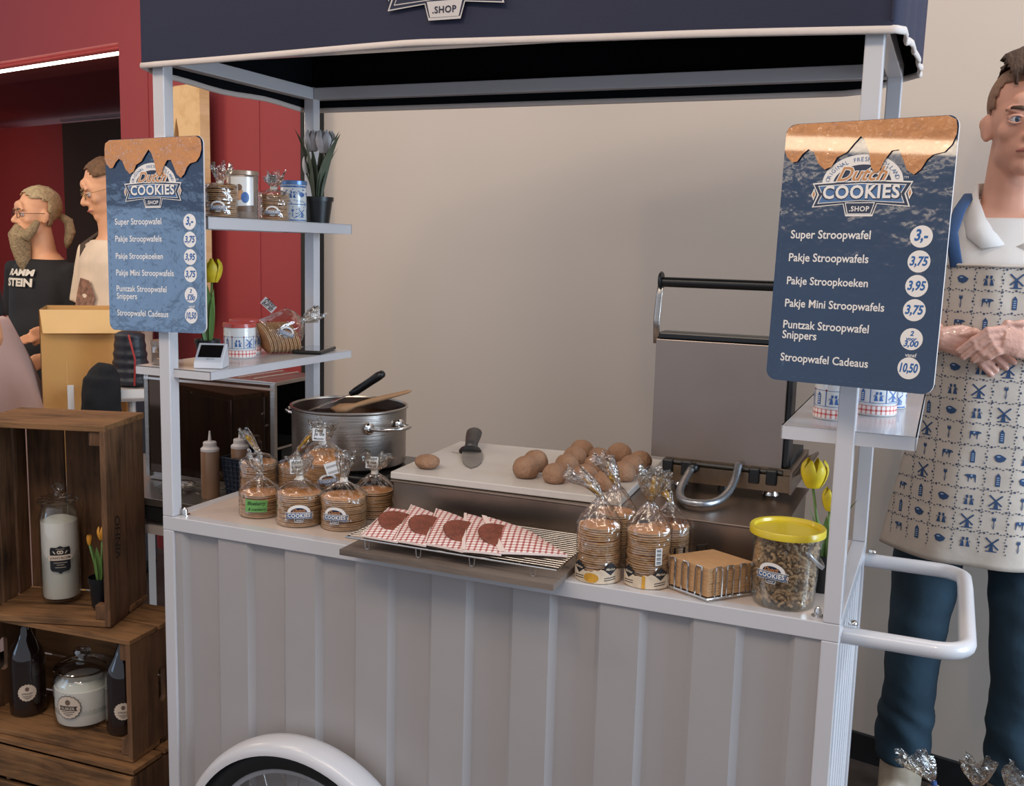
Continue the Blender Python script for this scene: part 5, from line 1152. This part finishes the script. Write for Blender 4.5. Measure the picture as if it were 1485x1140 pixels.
# ---- the vendor behind the cart
V = Vector((1.622, 1.155, 0)); S = 1.10; HSC = 1.04
vt = thing('person', 'person in white polo and blue printed apron behind the cart, gloved hands clasped', 'person', tuple(V), 0)
hc = Vector((.012, -.055, 1.846)); HR = Matrix.Rotation(.14, 3, 'Z') @ Matrix.Rotation(.03, 3, 'X')
b = MB(); torso(b, S); head(b, HSC, HR, hc)
b.tube([(0, .0, 1.44*S), (.002, -.008, 1.53*S), (.006, -.025, 1.60*S), (.010, -.035, 1.66*S)], [.080, .064, .062, .060], 20)
# arms: shoulder - elbow - wrist, hands meet in front of the waist
def L(x, y, z): return Vector((x, y, z))-V
sh = [Vector((-.185*S, .0, 1.425*S)), Vector((.185*S, .0, 1.425*S))]; el = [Vector((-.245*S, .02, 1.135*S)), Vector((.255*S, .02, 1.135*S))]
wr = [L(1.482, .985, 1.352), L(1.735, .985, 1.325)]
for i in (0, 1):
    b.tube([sh[i]*.9+Vector((0, 0, .13*S)), sh[i], sh[i].lerp(el[i], .5), el[i]], [.045*S, .055*S, .048*S, .043*S], 14)
    b.tube([el[i], el[i].lerp(wr[i], .4), el[i].lerp(wr[i], .85), wr[i]], [.043*S, .041*S, .029*S, .027*S], 14); b.ell(el[i], (.043*S,)*3, 14)
for s_ in (-1, 1): b.tube([(s_*.09*S, 0, .95*S), (s_*.10*S, -.01, .5*S), (s_*.122*S, .01, .40*S), (s_*.128*S, .03, .12*S)], [.085*S, .055*S, .042*S, .036*S], 14)
body = remesh(b, .0055, 'body', SKIN, vt, 5)
# gloved hands, modelled finger by finger
hb1 = MB(); y0 = .955
def HP(px, py, dy=0.0):      # hand plane laid out in centimetres from the clasp centre
    return L(1.592+px*.01, .975+dy, 1.330+py*.01)
# back hand comes from the left
hb1.tube([HP(-11.5, .2, .01), HP(-9, .3), HP(-6, .2), HP(-3.0, -.6, .005)], [(.024, .030), (.021, .030), (.016, .038), (.014, .040)], 16)
for k, (a, m_, e) in enumerate((((-3.0, -1.4), (.3, -4.2), (3.0, -6.6)), ((-2.6, -2.6), (.0, -5.6), (2.0, -7.6)), ((-3.2, -.6), (1.5, -2.6), (5.0, -5.8)), ((-3.0, .6), (2.0, -1.2), (6.6, -4.4)))):
    finger(hb1, [HP(*a, .010), HP(*m_, .012), HP(*e, .014)], .0098, .0078)
finger(hb1, [HP(-6.0, 1.5, -.005), HP(-2.5, 2.2, -.004), HP(0, 1.4, .0)], .012, .009)
remesh(hb1, .0028, 'gloved_hand', GLOVE, vt, 3)
hb2 = MB()
hb2.tube([HP(13.5, -1.8, .01), HP(10, -.6, -.012), HP(7, .6, -.030), HP(3.6, 1.2, -.034)], [(.024, .030), (.020, .030), (.016, .036), (.014, .034)], 16)
for a, m_, m2, e in (((3.4, 3.6), (.2, 3.0), (-2.6, .6), (-5.6, -2.2)), ((4.0, 2.2), (.8, 1.4), (-1.9, -.9), (-4.4, -3.6)), ((4.6, .8), (1.8, -.2), (-.4, -2.2), (-2.2, -4.2)), ((5.2, -.6), (2.8, -1.6), (1.2, -2.8), (-.6, -4.2))):
    finger(hb2, [HP(*a, -.032), HP(*m_, -.040), HP(*m2, -.036), HP(*e, -.026)], .0102, .0080)
finger(hb2, [HP(6.0, 2.6, -.030), HP(4.2, 4.6, -.028), HP(7.2, 5.0, -.030)][::1], .012, .0095)
remesh(hb2, .0028, 'gloved_hand', GLOVE, vt, 3)
POLO = mat('polo_white', 'd6cfc8', .8, bump=.08, bscale=30); DENIM = mat('dark_jeans', '1f3644', .85, var=.28, scale=7, bump=.2, bscale=24)
b = MB(); torso(b, S, .014, .90, 1.475)
for i in (0, 1): b.tube([sh[i]*.55+Vector((0, 0, .63*S)), sh[i]+Vector((0, 0, .008)), sh[i].lerp(el[i], .5), sh[i].lerp(el[i], .82)], [.060*S, .072*S, .066*S, .068*S], 16)
remesh(b, .009, 'polo_shirt', POLO, vt, 6)
cb_ = MB()
for s_ in (-1, 1):     # open collar wings
    pts = [(s_*.050, -.118, 1.405), (s_*.080, -.095, 1.430), (s_*.092, -.045, 1.478), (s_*.080, .02, 1.515), (s_*.030, .062, 1.525), (s_*.026, .052, 1.558), (s_*.064, .015, 1.552), (s_*.062, -.038, 1.515), (s_*.044, -.078, 1.468), (s_*.006, -.110, 1.415)]
    outer = pts[:5]; inner = pts[5:][::-1]; vv = [Vector(p)*S for p in outer]+[Vector(p)*S for p in inner]
    cb_.add(vv, [(k, k+1, 6+k, 5+k) for k in range(4)])
co = cb_.build('collar', POLO, bpy.data.objects['polo_shirt'], True); md = co.modifiers.new('s', 'SOLIDIFY'); md.thickness = .005; co.parent = [o for o in vt.children if o.name.startswith('polo')][0]
pl = MB()
pl.box(Vector((0, -.119, 1.335))*S, (.030, .004, .11), R=Matrix.Rotation(-.25, 3, 'X')); 
for z in (1.36, 1.325): pl.ell(Vector((0, -.123-(1.36-z)*.2, z))*S, (.005, .002, .005), 10)
po = pl.build('placket', POLO, [o for o in vt.children if o.name.startswith('polo')][0], True)
b = MB()
for s_ in (-1, 1): b.tube([(s_*.075*S, 0, .98*S), (s_*.095*S, -.005, .80*S), (s_*.112*S, -.012, .52*S), (s_*.118*S, .01, .40*S), (s_*.122*S, .03, .25*S), (s_*.124*S, .03, .150*S)], [(.120*S, .095*S), (.100*S, .088*S), (.074*S, .068*S), (.070*S, .064*S), (.070*S, .064*S), (.066*S, .066*S)], 20)
b.tube([(0, 0, .84*S), (0, 0, .98*S)], [(.125*S, .16*S), (.118*S, .165*S)], 20)
je = remesh(b, .010, 'jeans', DENIM, vt, 4)
for v in je.data.vertices:
    k = noise.noise(v.co*9)*.009+.0035*sin(v.co.z*75+v.co.x*40+noise.noise(v.co*6)*5)*(1 if v.co.z < .33 else .25); n_ = Vector((v.co.x-(.13 if v.co.x > 0 else -.13), v.co.y, 0)).normalized(); v.co += n_*k
SHOE = mat('cream_shoe', 'b7a893', .6, var=.12, scale=40)
for s_ in (-1, 1):
    b = MB(); c0 = Vector((s_*.140, -.01, 0)); f = Vector((s_*.25, -1, 0)).normalized()
    b.tube([c0-f*.07+Vector((0, 0, .045)), c0+Vector((0, 0, .055)), c0+f*.09+Vector((0, 0, .048)), c0+f*.165+Vector((0, 0, .034)), c0+f*.205+Vector((0, 0, .028))], [(.040, .050), (.050, .075), (.056, .066), (.052, .046), (.030, .026)], 18)
    b.tube([c0-f*.02+Vector((0, 0, .06)), c0-f*.025+Vector((0, 0, .185))], [(.050, .055), (.052, .056)], 16)
    sh_ = remesh(b, .006, 'shoe', SHOE, vt, 4)
    for v in sh_.data.vertices: v.co.z = max(.004, v.co.z)
    q = MB()
    for k in range(5): a_ = c0+f*(.03+.022*k); sd = Vector((f.y, -f.x, 0)); q.tube([a_-sd*.026+Vector((0, 0, .090-.010*k)), a_+Vector((0, 0, .102-.012*k)), a_+sd*.026+Vector((0, 0, .090-.010*k))], .0035, 6)
    q.build('lace', mat('lace', 'cdc2b2', .8), sh_, True)
# face and hair
face(vt, HSC, HR, hc, '3a4c60', '4a3424', look=.003)
HB = mat('hair_brown', '4b3628', .7, var=.35, scale=60, bump=.8, bscale=160, stretch=(1, .3, .3)); HS = mat('hair_shaved', '8a6750', .8, var=.2, scale=120)
cap_hair(vt, HSC, HR, hc, lambda q: (q.z > .012 and q.y > -.028+(.06-q.z)*.25 and q.z > .01+(.02 if q.y < .0 else 0)) or (q.y > .03 and q.z > -.055) or (q.z > .082 and q.y > -.062), HS, 'shaved_hair', .0025, 56, .001)
cap_hair(vt, HSC, HR, hc, lambda q: q.z > .088 and q.y > -.086 and abs(q.x) < .050+.2*max(0, q.z-.10), HB, 'hair', .006, 60, .006, lift=lambda d: .030*max(0, d.z-.55)*(1 if d.y < .3 else .5)+(.022 if d.y < -.1 and d.z > .6 else 0)*1.0)
# apron: a curved cloth with printed motifs
def apron_surf(u, v):   # u -1..1 across, v metres below the bib top
    zt = 1.508-v
    if v < .36: hwid = .150+.04*min(1, v/.36)
    else: hwid = .190+(v-.36)*.28
    a = u*hwid; R_ = .175 if v < .4 else .175+(v-.4)*.10
    x = R_*sin(a/R_*.80)*1.12; yb = -.138-.012*sin(v*5)-.03*min(1, max(0, (v-.35))/.4)
    y = yb+R_*(1-cos(a/R_*.80))*1.1+.006*sin(u*9+v*3)*min(1, v)*1.3+.004*noise.noise(Vector((u*3, v*8, 0)))
    return Vector((x*S-.004, y*S, zt))
AH = .725
ap = MB(); nu, nv = 36, 60
for i in range(nv+1):
    for j in range(nu+1): ap.v.append(tuple(apron_surf(-1+2*j/nu, AH*i/nv)))
for i in range(nv):
    for j in range(nu): a = i*(nu+1)+j; ap.f.append([a, a+nu+1, a+nu+2, a+1]); ap.m.append(0); ap.uv.append(None)
apo = ap.build('apron', mat('apron_cloth', 'c3b6a8', .85, var=.05, scale=20, bump=.25, bscale=18), vt, True)
md = apo.modifiers.new('s', 'SOLIDIFY'); md.thickness = .003; md.offset = -1
def apn(x, y, l):       # flat print coordinates in metres (x across, y up from the bib top)
    v = -y; hw = .150+.04*min(1, v/.36) if v < .36 else .190+(v-.36)*.28
    u = max(-1, min(1, x/hw)); p = apron_surf(u, v); q = apron_surf(u, v+.004); r_ = apron_surf(min(1, u+.02), v); n_ = (r_-p).cross(q-p); n_.normalize()
    if n_.y > 0: n_ = -n_
    return p+n_*(.0008+.0003*l)
pp = MB(); cw, ch = .0600, .0525; kinds = ['mill', 'pair', 'clog', 'barn', 'cow', 'tulip']; rnd = random.Random(2)
for r in range(int(AH/ch)):
    v0 = r*ch+.006; yc = -(v0+ch/2); hw = .150+.04*min(1, v0/.36) if v0 < .36 else .190+(v0-.36)*.28
    for c_ in range(-5, 6):
        xc = (c_+.5)*cw
        if abs(xc)+cw*.35 > hw: continue
        motif(pp, kinds[(c_*5+r*2+r*r) % 6], xc, yc, .0385 if kinds[(c_*5+r*2+r*r) % 6] != 'mill' else .044, 0, apn, 1, -1 if (c_+r) % 3 == 0 else 1, mi2=1)
    for c_ in range(-5, 6):
        xg = c_*cw
        if abs(xg) > hw-.004: continue
        for k in range(7):      # wavy vertical garland
            y = -(v0+ch*(k+.5)/7); dx = .0022*sin(k*2.2+c_); flat(pp, circ(xg+dx, y, .0016 if k != 3 else .0032, 5, .0024 if k != 3 else .003), 2, apn, 1)
    k = 0; x = -hw+.008
    while x < hw-.008:
        dy = .0020*sin(k*2.1+r); flat(pp, circ(x, -v0+dy, .0026, 5, .0015) if k % 4 else circ(x, -v0+dy, .0030, 6, .0028), 2, apn, 1); x += .0075; k += 1
pp.build('apron_print', [mat('print_delft', '2c466a', .8), mat('apron_light', '8fa0b8', .8), mat('print_garland', '39445c', .8)], apo)
hm_ = MB(); hm_.tube([apron_surf(-1+2*j/24, .002)+Vector((0, -.001, .002)) for j in range(25)], .004, 6); hm_.build('apron_hem', mat('apron_cloth', 'c3b6a8', .85), apo, True)
for s_ in (-1, 1):
    st = MB(); st.tube([apron_surf(s_*.72, .004)+Vector((0, -.002, 0)), Vector((s_*.112, -.115, 1.44))*S, Vector((s_*.100, -.078, 1.492))*S, Vector((s_*.082, .0, 1.528))*S, Vector((s_*.065, .05, 1.530))*S], [(.003, .014)]*5, 8)
    st.build('apron_strap', mat('strap_navy', '2f4a70', .8), apo, True)
# ------------------------------------------------------------------ visitors and furniture in the red hall
def visitor(label, pos, rz, S, shirt, pants, hair, skin, head_rot, glasses=None, arms='down', hair_cond=None):
    t = thing('person', label, 'person', pos, rz); hc = Vector((0, -.03, 1.688*S)) if head_rot is None else Vector((0, -.035, 1.686*S)); R3 = Matrix.Rotation(head_rot[0], 3, 'Z') @ Matrix.Rotation(head_rot[1], 3, 'X')
    b = MB(); torso(b, S, belly=.035); head(b, S, R3, hc); b.tube([(0, 0, 1.42*S), (0, -.01, 1.52*S), (0, -.028, 1.62*S)], [.075*S, .060*S, .056*S], 16)
    sh = [Vector((s_*.180*S, 0, 1.415*S)) for s_ in (-1, 1)]; el = [Vector((s_*.245*S, .0, 1.13*S)) for s_ in (-1, 1)]; wr = [Vector((s_*.235*S, -.12*S, .90*S)) for s_ in (-1, 1)]
    if arms == 'front': el = [Vector((s_*.235*S, -.02, 1.14*S)) for s_ in (-1, 1)]; wr = [Vector((s_*.16*S, -.24*S, 1.08*S)) for s_ in (-1, 1)]
    if arms == 'low': el = [Vector((s_*.250*S, .02, 1.14*S)) for s_ in (-1, 1)]; wr = [Vector((s_*.215*S, -.21*S, 1.03*S)) for s_ in (-1, 1)]
    for i in (0, 1):
        b.tube([sh[i]*.9+Vector((0, 0, .13*S)), sh[i], sh[i].lerp(el[i], .5), el[i]], [.045*S, .052*S, .046*S, .040*S], 12); b.tube([el[i], el[i].lerp(wr[i], .4), wr[i]], [.040*S, .038*S, .026*S], 12); b.ell(el[i], (.040*S,)*3, 12)
        d = (wr[i]-el[i]).normalized(); relaxed_hand(b, wr[i], d, S, 1 if i else -1)
    for s_ in (-1, 1): b.tube([(s_*.09*S, 0, .95*S), (s_*.10*S, -.01, .5*S), (s_*.11*S, .02, .08*S)], [.08*S, .052*S, .036*S], 12)
    remesh(b, .0068, 'body', skin, t, 3)
    b = MB(); torso(b, S, .016, .84, 1.475, belly=.035)
    for i in (0, 1): b.tube([sh[i]*.55+Vector((0, 0, .63*S)), sh[i]+Vector((0, 0, .006)), sh[i].lerp(el[i], .5), sh[i].lerp(el[i], .80)], [.055*S, .066*S, .064*S, .066*S], 14)
    sh_ = remesh(b, .010, 't_shirt', shirt, t, 5)
    for v in sh_.data.vertices: v.co += Vector((noise.noise(v.co*8), noise.noise(v.co*8+Vector((5, 0, 0))), 0))*.010
    b = MB()
    for s_ in (-1, 1): b.tube([(s_*.07*S, 0, .96*S), (s_*.10*S, -.01, .52*S), (s_*.11*S, .02, .07*S)], [(.115*S, .095*S), (.075*S, .072*S), (.066*S, .064*S)], 14)
    remesh(b, .012, 'trousers', pants, t, 4)
    for s_ in (-1, 1):
        b = MB(); b.tube([(s_*.115*S, .07, .04), (s_*.12*S, -.02, .048), (s_*.13*S, -.12, .035), (s_*.135*S, -.17, .028)], [(.034, .036), (.040, .045), (.042, .030), (.022, .018)], 12); remesh(b, .009, 'shoe', BLACKM, t, 2)
    face(t, S, R3, hc, '3a3a3a', '6a5238', glasses=glasses)
    cap_hair(t, S, R3, hc, hair_cond or (lambda q: (q.z > .060-.4*max(0, q.y) and q.y > -.058+(.11-q.z)*.35) or (q.y > .045 and q.z > -.07)), hair, inf=.008, bump=.006)
    return t, hc, R3
TBLK = mat('black_tee', '1c1a1b', .85, var=.15, scale=10); GR_ = mat('glasses_frame', '3b2a20', .3)
BLOND = mat('grey_blond_hair', 'b59d76', .7, var=.25, scale=60, bump=.5, bscale=120); BRN = mat('light_brown_hair', '6d4c2f', .7, var=.3, scale=60, bump=.5, bscale=120)
p1, hc1, R1v = visitor('bearded person with a grey ponytail, glasses and a black t-shirt with white letters', (-2.345, 1.845, 0), -.02, .955, TBLK, mat('black_trousers', '15151a', .9), BLOND, SKIN2, (-.38, .02), GR_, arms='low',
  hair_cond=lambda q: (q.z > .072-.7*max(0, q.y) and q.y > -.064+(.11-q.z)*.55) or (q.y > .030 and q.z > -.06))
T_ = lambda p: hc1+R1v @ (Vector(p)*.955)
b = MB(); BRD = mat('beard_grey', '97805f', .85, var=.3, scale=70, bump=.7, bscale=140)
b.tube([T_((0, -.058, -.075)), T_((0, -.085, -.105)), T_((0, -.082, -.16)), T_((.002, -.075, -.225)), T_((.003, -.072, -.275))], [(.030, .052), (.038, .052), (.030, .044), (.022, .032), (.006, .012)], 18)
for s_ in (-1, 1): b.tube([T_((s_*.062, -.020, -.03)), T_((s_*.055, -.045, -.075)), T_((s_*.03, -.075, -.11))], [.014, .022, .028], 12); b.tube([T_((s_*.004, -.100, -.054)), T_((s_*.026, -.092, -.066)), T_((s_*.034, -.080, -.09))], [.007, .009, .010], 10)
remesh(b, .006, 'beard', BRD, p1, 2)
b = MB(); b.tube([T_((0, .105, .0)), T_((0, .145, -.03)), T_((.005, .150, -.08)), T_((.005, .135, -.13)), T_((.0, .130, -.16))], [.014, .022, .024, .018, .006], 12); b.build('ponytail', BLOND, p1, True)
# lettering on the shirt
def chest(S_, belly=.035, inf=.018):
    rows = [(1.06, .150, .105), (1.14, .150, .105), (1.22, .160, .112), (1.30, .172, .118), (1.38, .178, .112), (1.44, .150, .088)]
    def f(x, y, l):
        z = y; zs = z/S_
        for (z0, a0, b0), (z1, a1, b1) in zip(rows, rows[1:]):
            if zs <= z1: k = max(0, (zs-z0)/(z1-z0)); rx = a0+(a1-a0)*k; ry = b0+(b1-b0)*k; break
        else: rx, ry = .150, .088
        bb = belly*math.exp(-((zs-1.08)/.14)**2); RX, RY_ = (rx+bb*.4+inf)*S_, (ry+bb+inf)*S_
        k = max(-.97, min(.97, x/RX)); return (x, -bb*.6*S_-RY_*sqrt(1-k*k)-.010-.0005*l, z)
    return f
q = MB(); fn = chest(.955)
LETW = mat('shirt_letters', 'd8cdbd', .8)
put_text(q, 'RAMM', -.024, 1.335, 0, fn, 1, width=.17, off=.05, vs_=.62); put_text(q, 'STEIN', -.024, 1.287, 0, fn, 1, width=.17, off=.05, vs_=.72)
q.build('lettering', LETW, [o for o in p1.children if o.name.startswith('t_shirt')][0])
p2, hc2, R2v = visitor('person in a pale printed t-shirt looking down, half behind the left navy board', (-1.885, 1.812, 0), -.22, 1.02, mat('peach_tee', 'dcc5ab', .85, var=.12, scale=8), mat('grey_trousers', '3b3a3e', .9), BRN, SKIN2, (-.45, .30), mat('gold_glasses', 'a88c5c', .3, .5), arms='front')
q = MB(); fn = chest(1.02); flat(q, [(-.06, 1.19), (.05, 1.17), (.07, 1.26), (.03, 1.33), (-.04, 1.34), (-.07, 1.27)], 0, fn, 1)
q.build('faded_print', mat('peach_print', '8a6450', .9, var=.5, scale=40), [o for o in p2.children if o.name.startswith('t_shirt')][0])
b = MB(); b.tube([Vector((-.095, -.10, 1.35))*1.03, Vector((-.11, -.085, 1.44))*1.03, Vector((-.10, .0, 1.50))*1.03, Vector((-.11, .11, 1.42))*1.03, Vector((-.11, .14, 1.2))*1.03], [(.004, .022)]*5, 8); b.build('shoulder_strap', mat('strap_brown', '4a3a2c', .8), p2, True)
# cocktail table with a long pale cloth, a person at its left just out of the frame
ctb = thing('standing_table', 'tall round table under the pale pink cloth at the left edge', 'table', (-1.92, .89, 0))
MB().lathe([(0, 1.185), (.28, 1.185), (.285, 1.19), (.285, 1.205), (.28, 1.21), (0, 1.21)], 32).build('tabletop', TW, ctb); MB().tube([(0, 0, .03), (0, 0, 1.19)], .03, 12).build('pedestal', CHROME, ctb, True); MB().lathe([(0, 0), (.26, 0), (.26, .02), (.04, .035), (0, .035)], 28).build('base', CHROME, ctb, True, 30)
b = MB(); lv = [(0, 1.2125), (.27, 1.2130), (.292, 1.205), (.305, 1.17), (.355, 1.05), (.42, .85), (.45, .6), (.46, .3), (.465, .05)]; n = 72
for i, (r, z) in enumerate(lv):
    for k in range(n): a = 2*pi*k/n; w_ = 1+(.0 if i < 3 else .035*(i-2)/6*(sin(9*a)+.5*sin(15*a+1))); b.v.append((r*w_*cos(a), r*w_*sin(a), z))
for i in range(len(lv)-1):
    for k in range(n): k2 = (k+1) % n; b.f.append([i*n+k, i*n+k2, (i+1)*n+k2, (i+1)*n+k]); b.m.append(0); b.uv.append(None)
o = b.build('tablecloth', mat('pink_cloth', 'c9a79c', .85, var=.04, bump=.1, bscale=12), None, True, loc=(-1.92, .89, 0)); tag(o, 'pale pinkish cloth hanging to the floor at the left edge of the picture', 'tablecloth')
p3_, _, _ = visitor('person in black at the very left edge, only an arm and hand in view', (-1.425, .45, 0), .83, 1.05, TBLK, mat('black_trousers', '15151a', .9), BRN, SKIN2, (0, .1), arms='front')
# tall cardboard box
CBD = mat('cardboard_gold', 'dca660', .6, var=.08, scale=3, bump=.1, bscale=30); CBE = mat('cardboard_light', 'e3b677', .6, var=.04)
cx, cy = -1.575, 1.324
bx = thing('cardboard_box', 'tall open golden cardboard box standing between the visitors and the crates', 'box', (cx, cy, 0), .74)
w2, d2, h2 = .146, .125, 1.2445
MB().box((0, -d2, h2/2), (2*w2, .006, h2)).build('front_panel', CBD, bx); MB().box((0, d2, h2/2), (2*w2, .006, h2)).build('back_panel', CBD, bx)
MB().box((-w2, 0, h2/2), (.006, 2*d2, h2)).build('side_panel', mat('cardboard_film', '7b5b3a', .2, var=.3, scale=14, bump=.6, bscale=30), bx); MB().box((w2, 0, h2/2), (.006, 2*d2, h2)).build('side_panel', CBD, bx)
MB().box((0, 0, .004), (2*w2, 2*d2, .006)).build('bottom', CBD, bx)
b = MB(); b.add([(-w2, -d2-.003, h2), (w2, -d2-.003, h2), (w2-.012, -d2-.045, h2-.085), (-w2+.012, -d2-.045, h2-.085), (-w2, -d2+.001, h2), (w2, -d2+.001, h2), (w2-.012, -d2-.041, h2-.087), (-w2+.012, -d2-.041, h2-.087)], [(0, 3, 2, 1), (4, 5, 6, 7), (2, 3, 7, 6), (0, 4, 7, 3), (1, 2, 6, 5), (0, 1, 5, 4)]); b.build('flap', CBE, bx)
b = MB(); b.box((.02, -d2-.0035, .55), (.004, .002, 1.0)); b.box((-.06, -d2-.0035, .55), (.003, .002, 1.0)); b.build('crease', CBE, bx)
# tall chair with a black jacket
ch = thing('bar_chair', 'white tall chair with two flat back posts beyond the top crate', 'chair', (-1.05, .915, 0), .75); ch.scale = (1, 1, .92)
CWH = mat('chair_white', 'd5cfca', .5)
for x in (-.02, .12):
    MB().box((x, -.0, .56), (.020, .012, 1.12)).build('back_post', CWH, ch)
MB().box((.05, 0, 1.085), (.16, .010, .03)).build('back_rail', CWH, ch); MB().box((-.12, 0, .56), (.020, .012, 1.12)).build('back_post', CWH, ch)
MB().box((0, -.12, .70), (.30, .24, .025)).build('seat', CWH, ch)
for x in (-.12, .12): MB().box((x, -.22, .345), (.022, .022, .69)).build('leg', CWH, ch)
b = MB(); b.tube([(-.125, -.002, 1.165), (-.085, -.004, 1.19), (-.03, -.004, 1.185), (.0, -.002, 1.15)], [(.045, .03), (.055, .035), (.050, .035), (.035, .02)], 14)
b.tube([(-.07, -.03, 1.17), (-.085, -.045, 1.0), (-.09, -.05, .80)], [(.060, .09), (.055, .11), (.05, .12)], 14); b.tube([(-.07, .03, 1.17), (-.08, .045, .95)], [(.04, .08), (.04, .10)], 12)
jk = remesh(b, .010, 'black_jacket', mat('black_jacket', '111114', .9, var=.2, scale=12, bump=.3, bscale=40), None, 4)
jk.location = (-1.03, .93, .0); jk.rotation_euler = (0, 0, .75); jk.scale = (.66, .66, .905)
for v in jk.data.vertices: v.co += Vector((noise.noise(v.co*14), noise.noise(v.co*14+Vector((3, 0, 0))), 0))*.014
tag(jk, 'black jacket draped over the left post of the white chair', 'jacket')
bs_ = thing('bar_stool', 'bar stool under the quilted jacket, behind the white chair', 'stool', (-1.25, 1.22, 0))
MB().lathe([(0, .94), (.16, .94), (.165, .95), (.165, .97), (0, .975)], 24).build('seat', TW, bs_)
for k in range(4): a = pi/4+k*pi/2; MB().tube([(.18*cos(a), .18*sin(a), 0), (.12*cos(a), .12*sin(a), .945)], .012, 8).build('leg', TW, bs_)
b = MB()
for k in range(6): b.ell((0, 0, .995+.033*k), (.115-.006*k, .09-.004*k, .022), 18)
b.tube([(0, 0, .985), (0, 0, 1.17)], [(.08, .10), (.065, .08)], 14)
pj_ = remesh(b, .008, 'quilted_jacket', mat('puffer_black', '20222a', .45), None, 1); pj_.location = (-1.25, 1.22, 0); pj_.scale = (.7, .7, 1)
tag(pj_, 'dark quilted jacket with a red edge, rolled up just below the left navy board', 'jacket')
MB().tube([(.085, -.065, .985), (.09, -.06, 1.08), (.06, -.07, 1.17)], [(.004, .006)]*3, 8).build('red_edging', mat('red_piping', 'a5302e', .6), pj_, True)
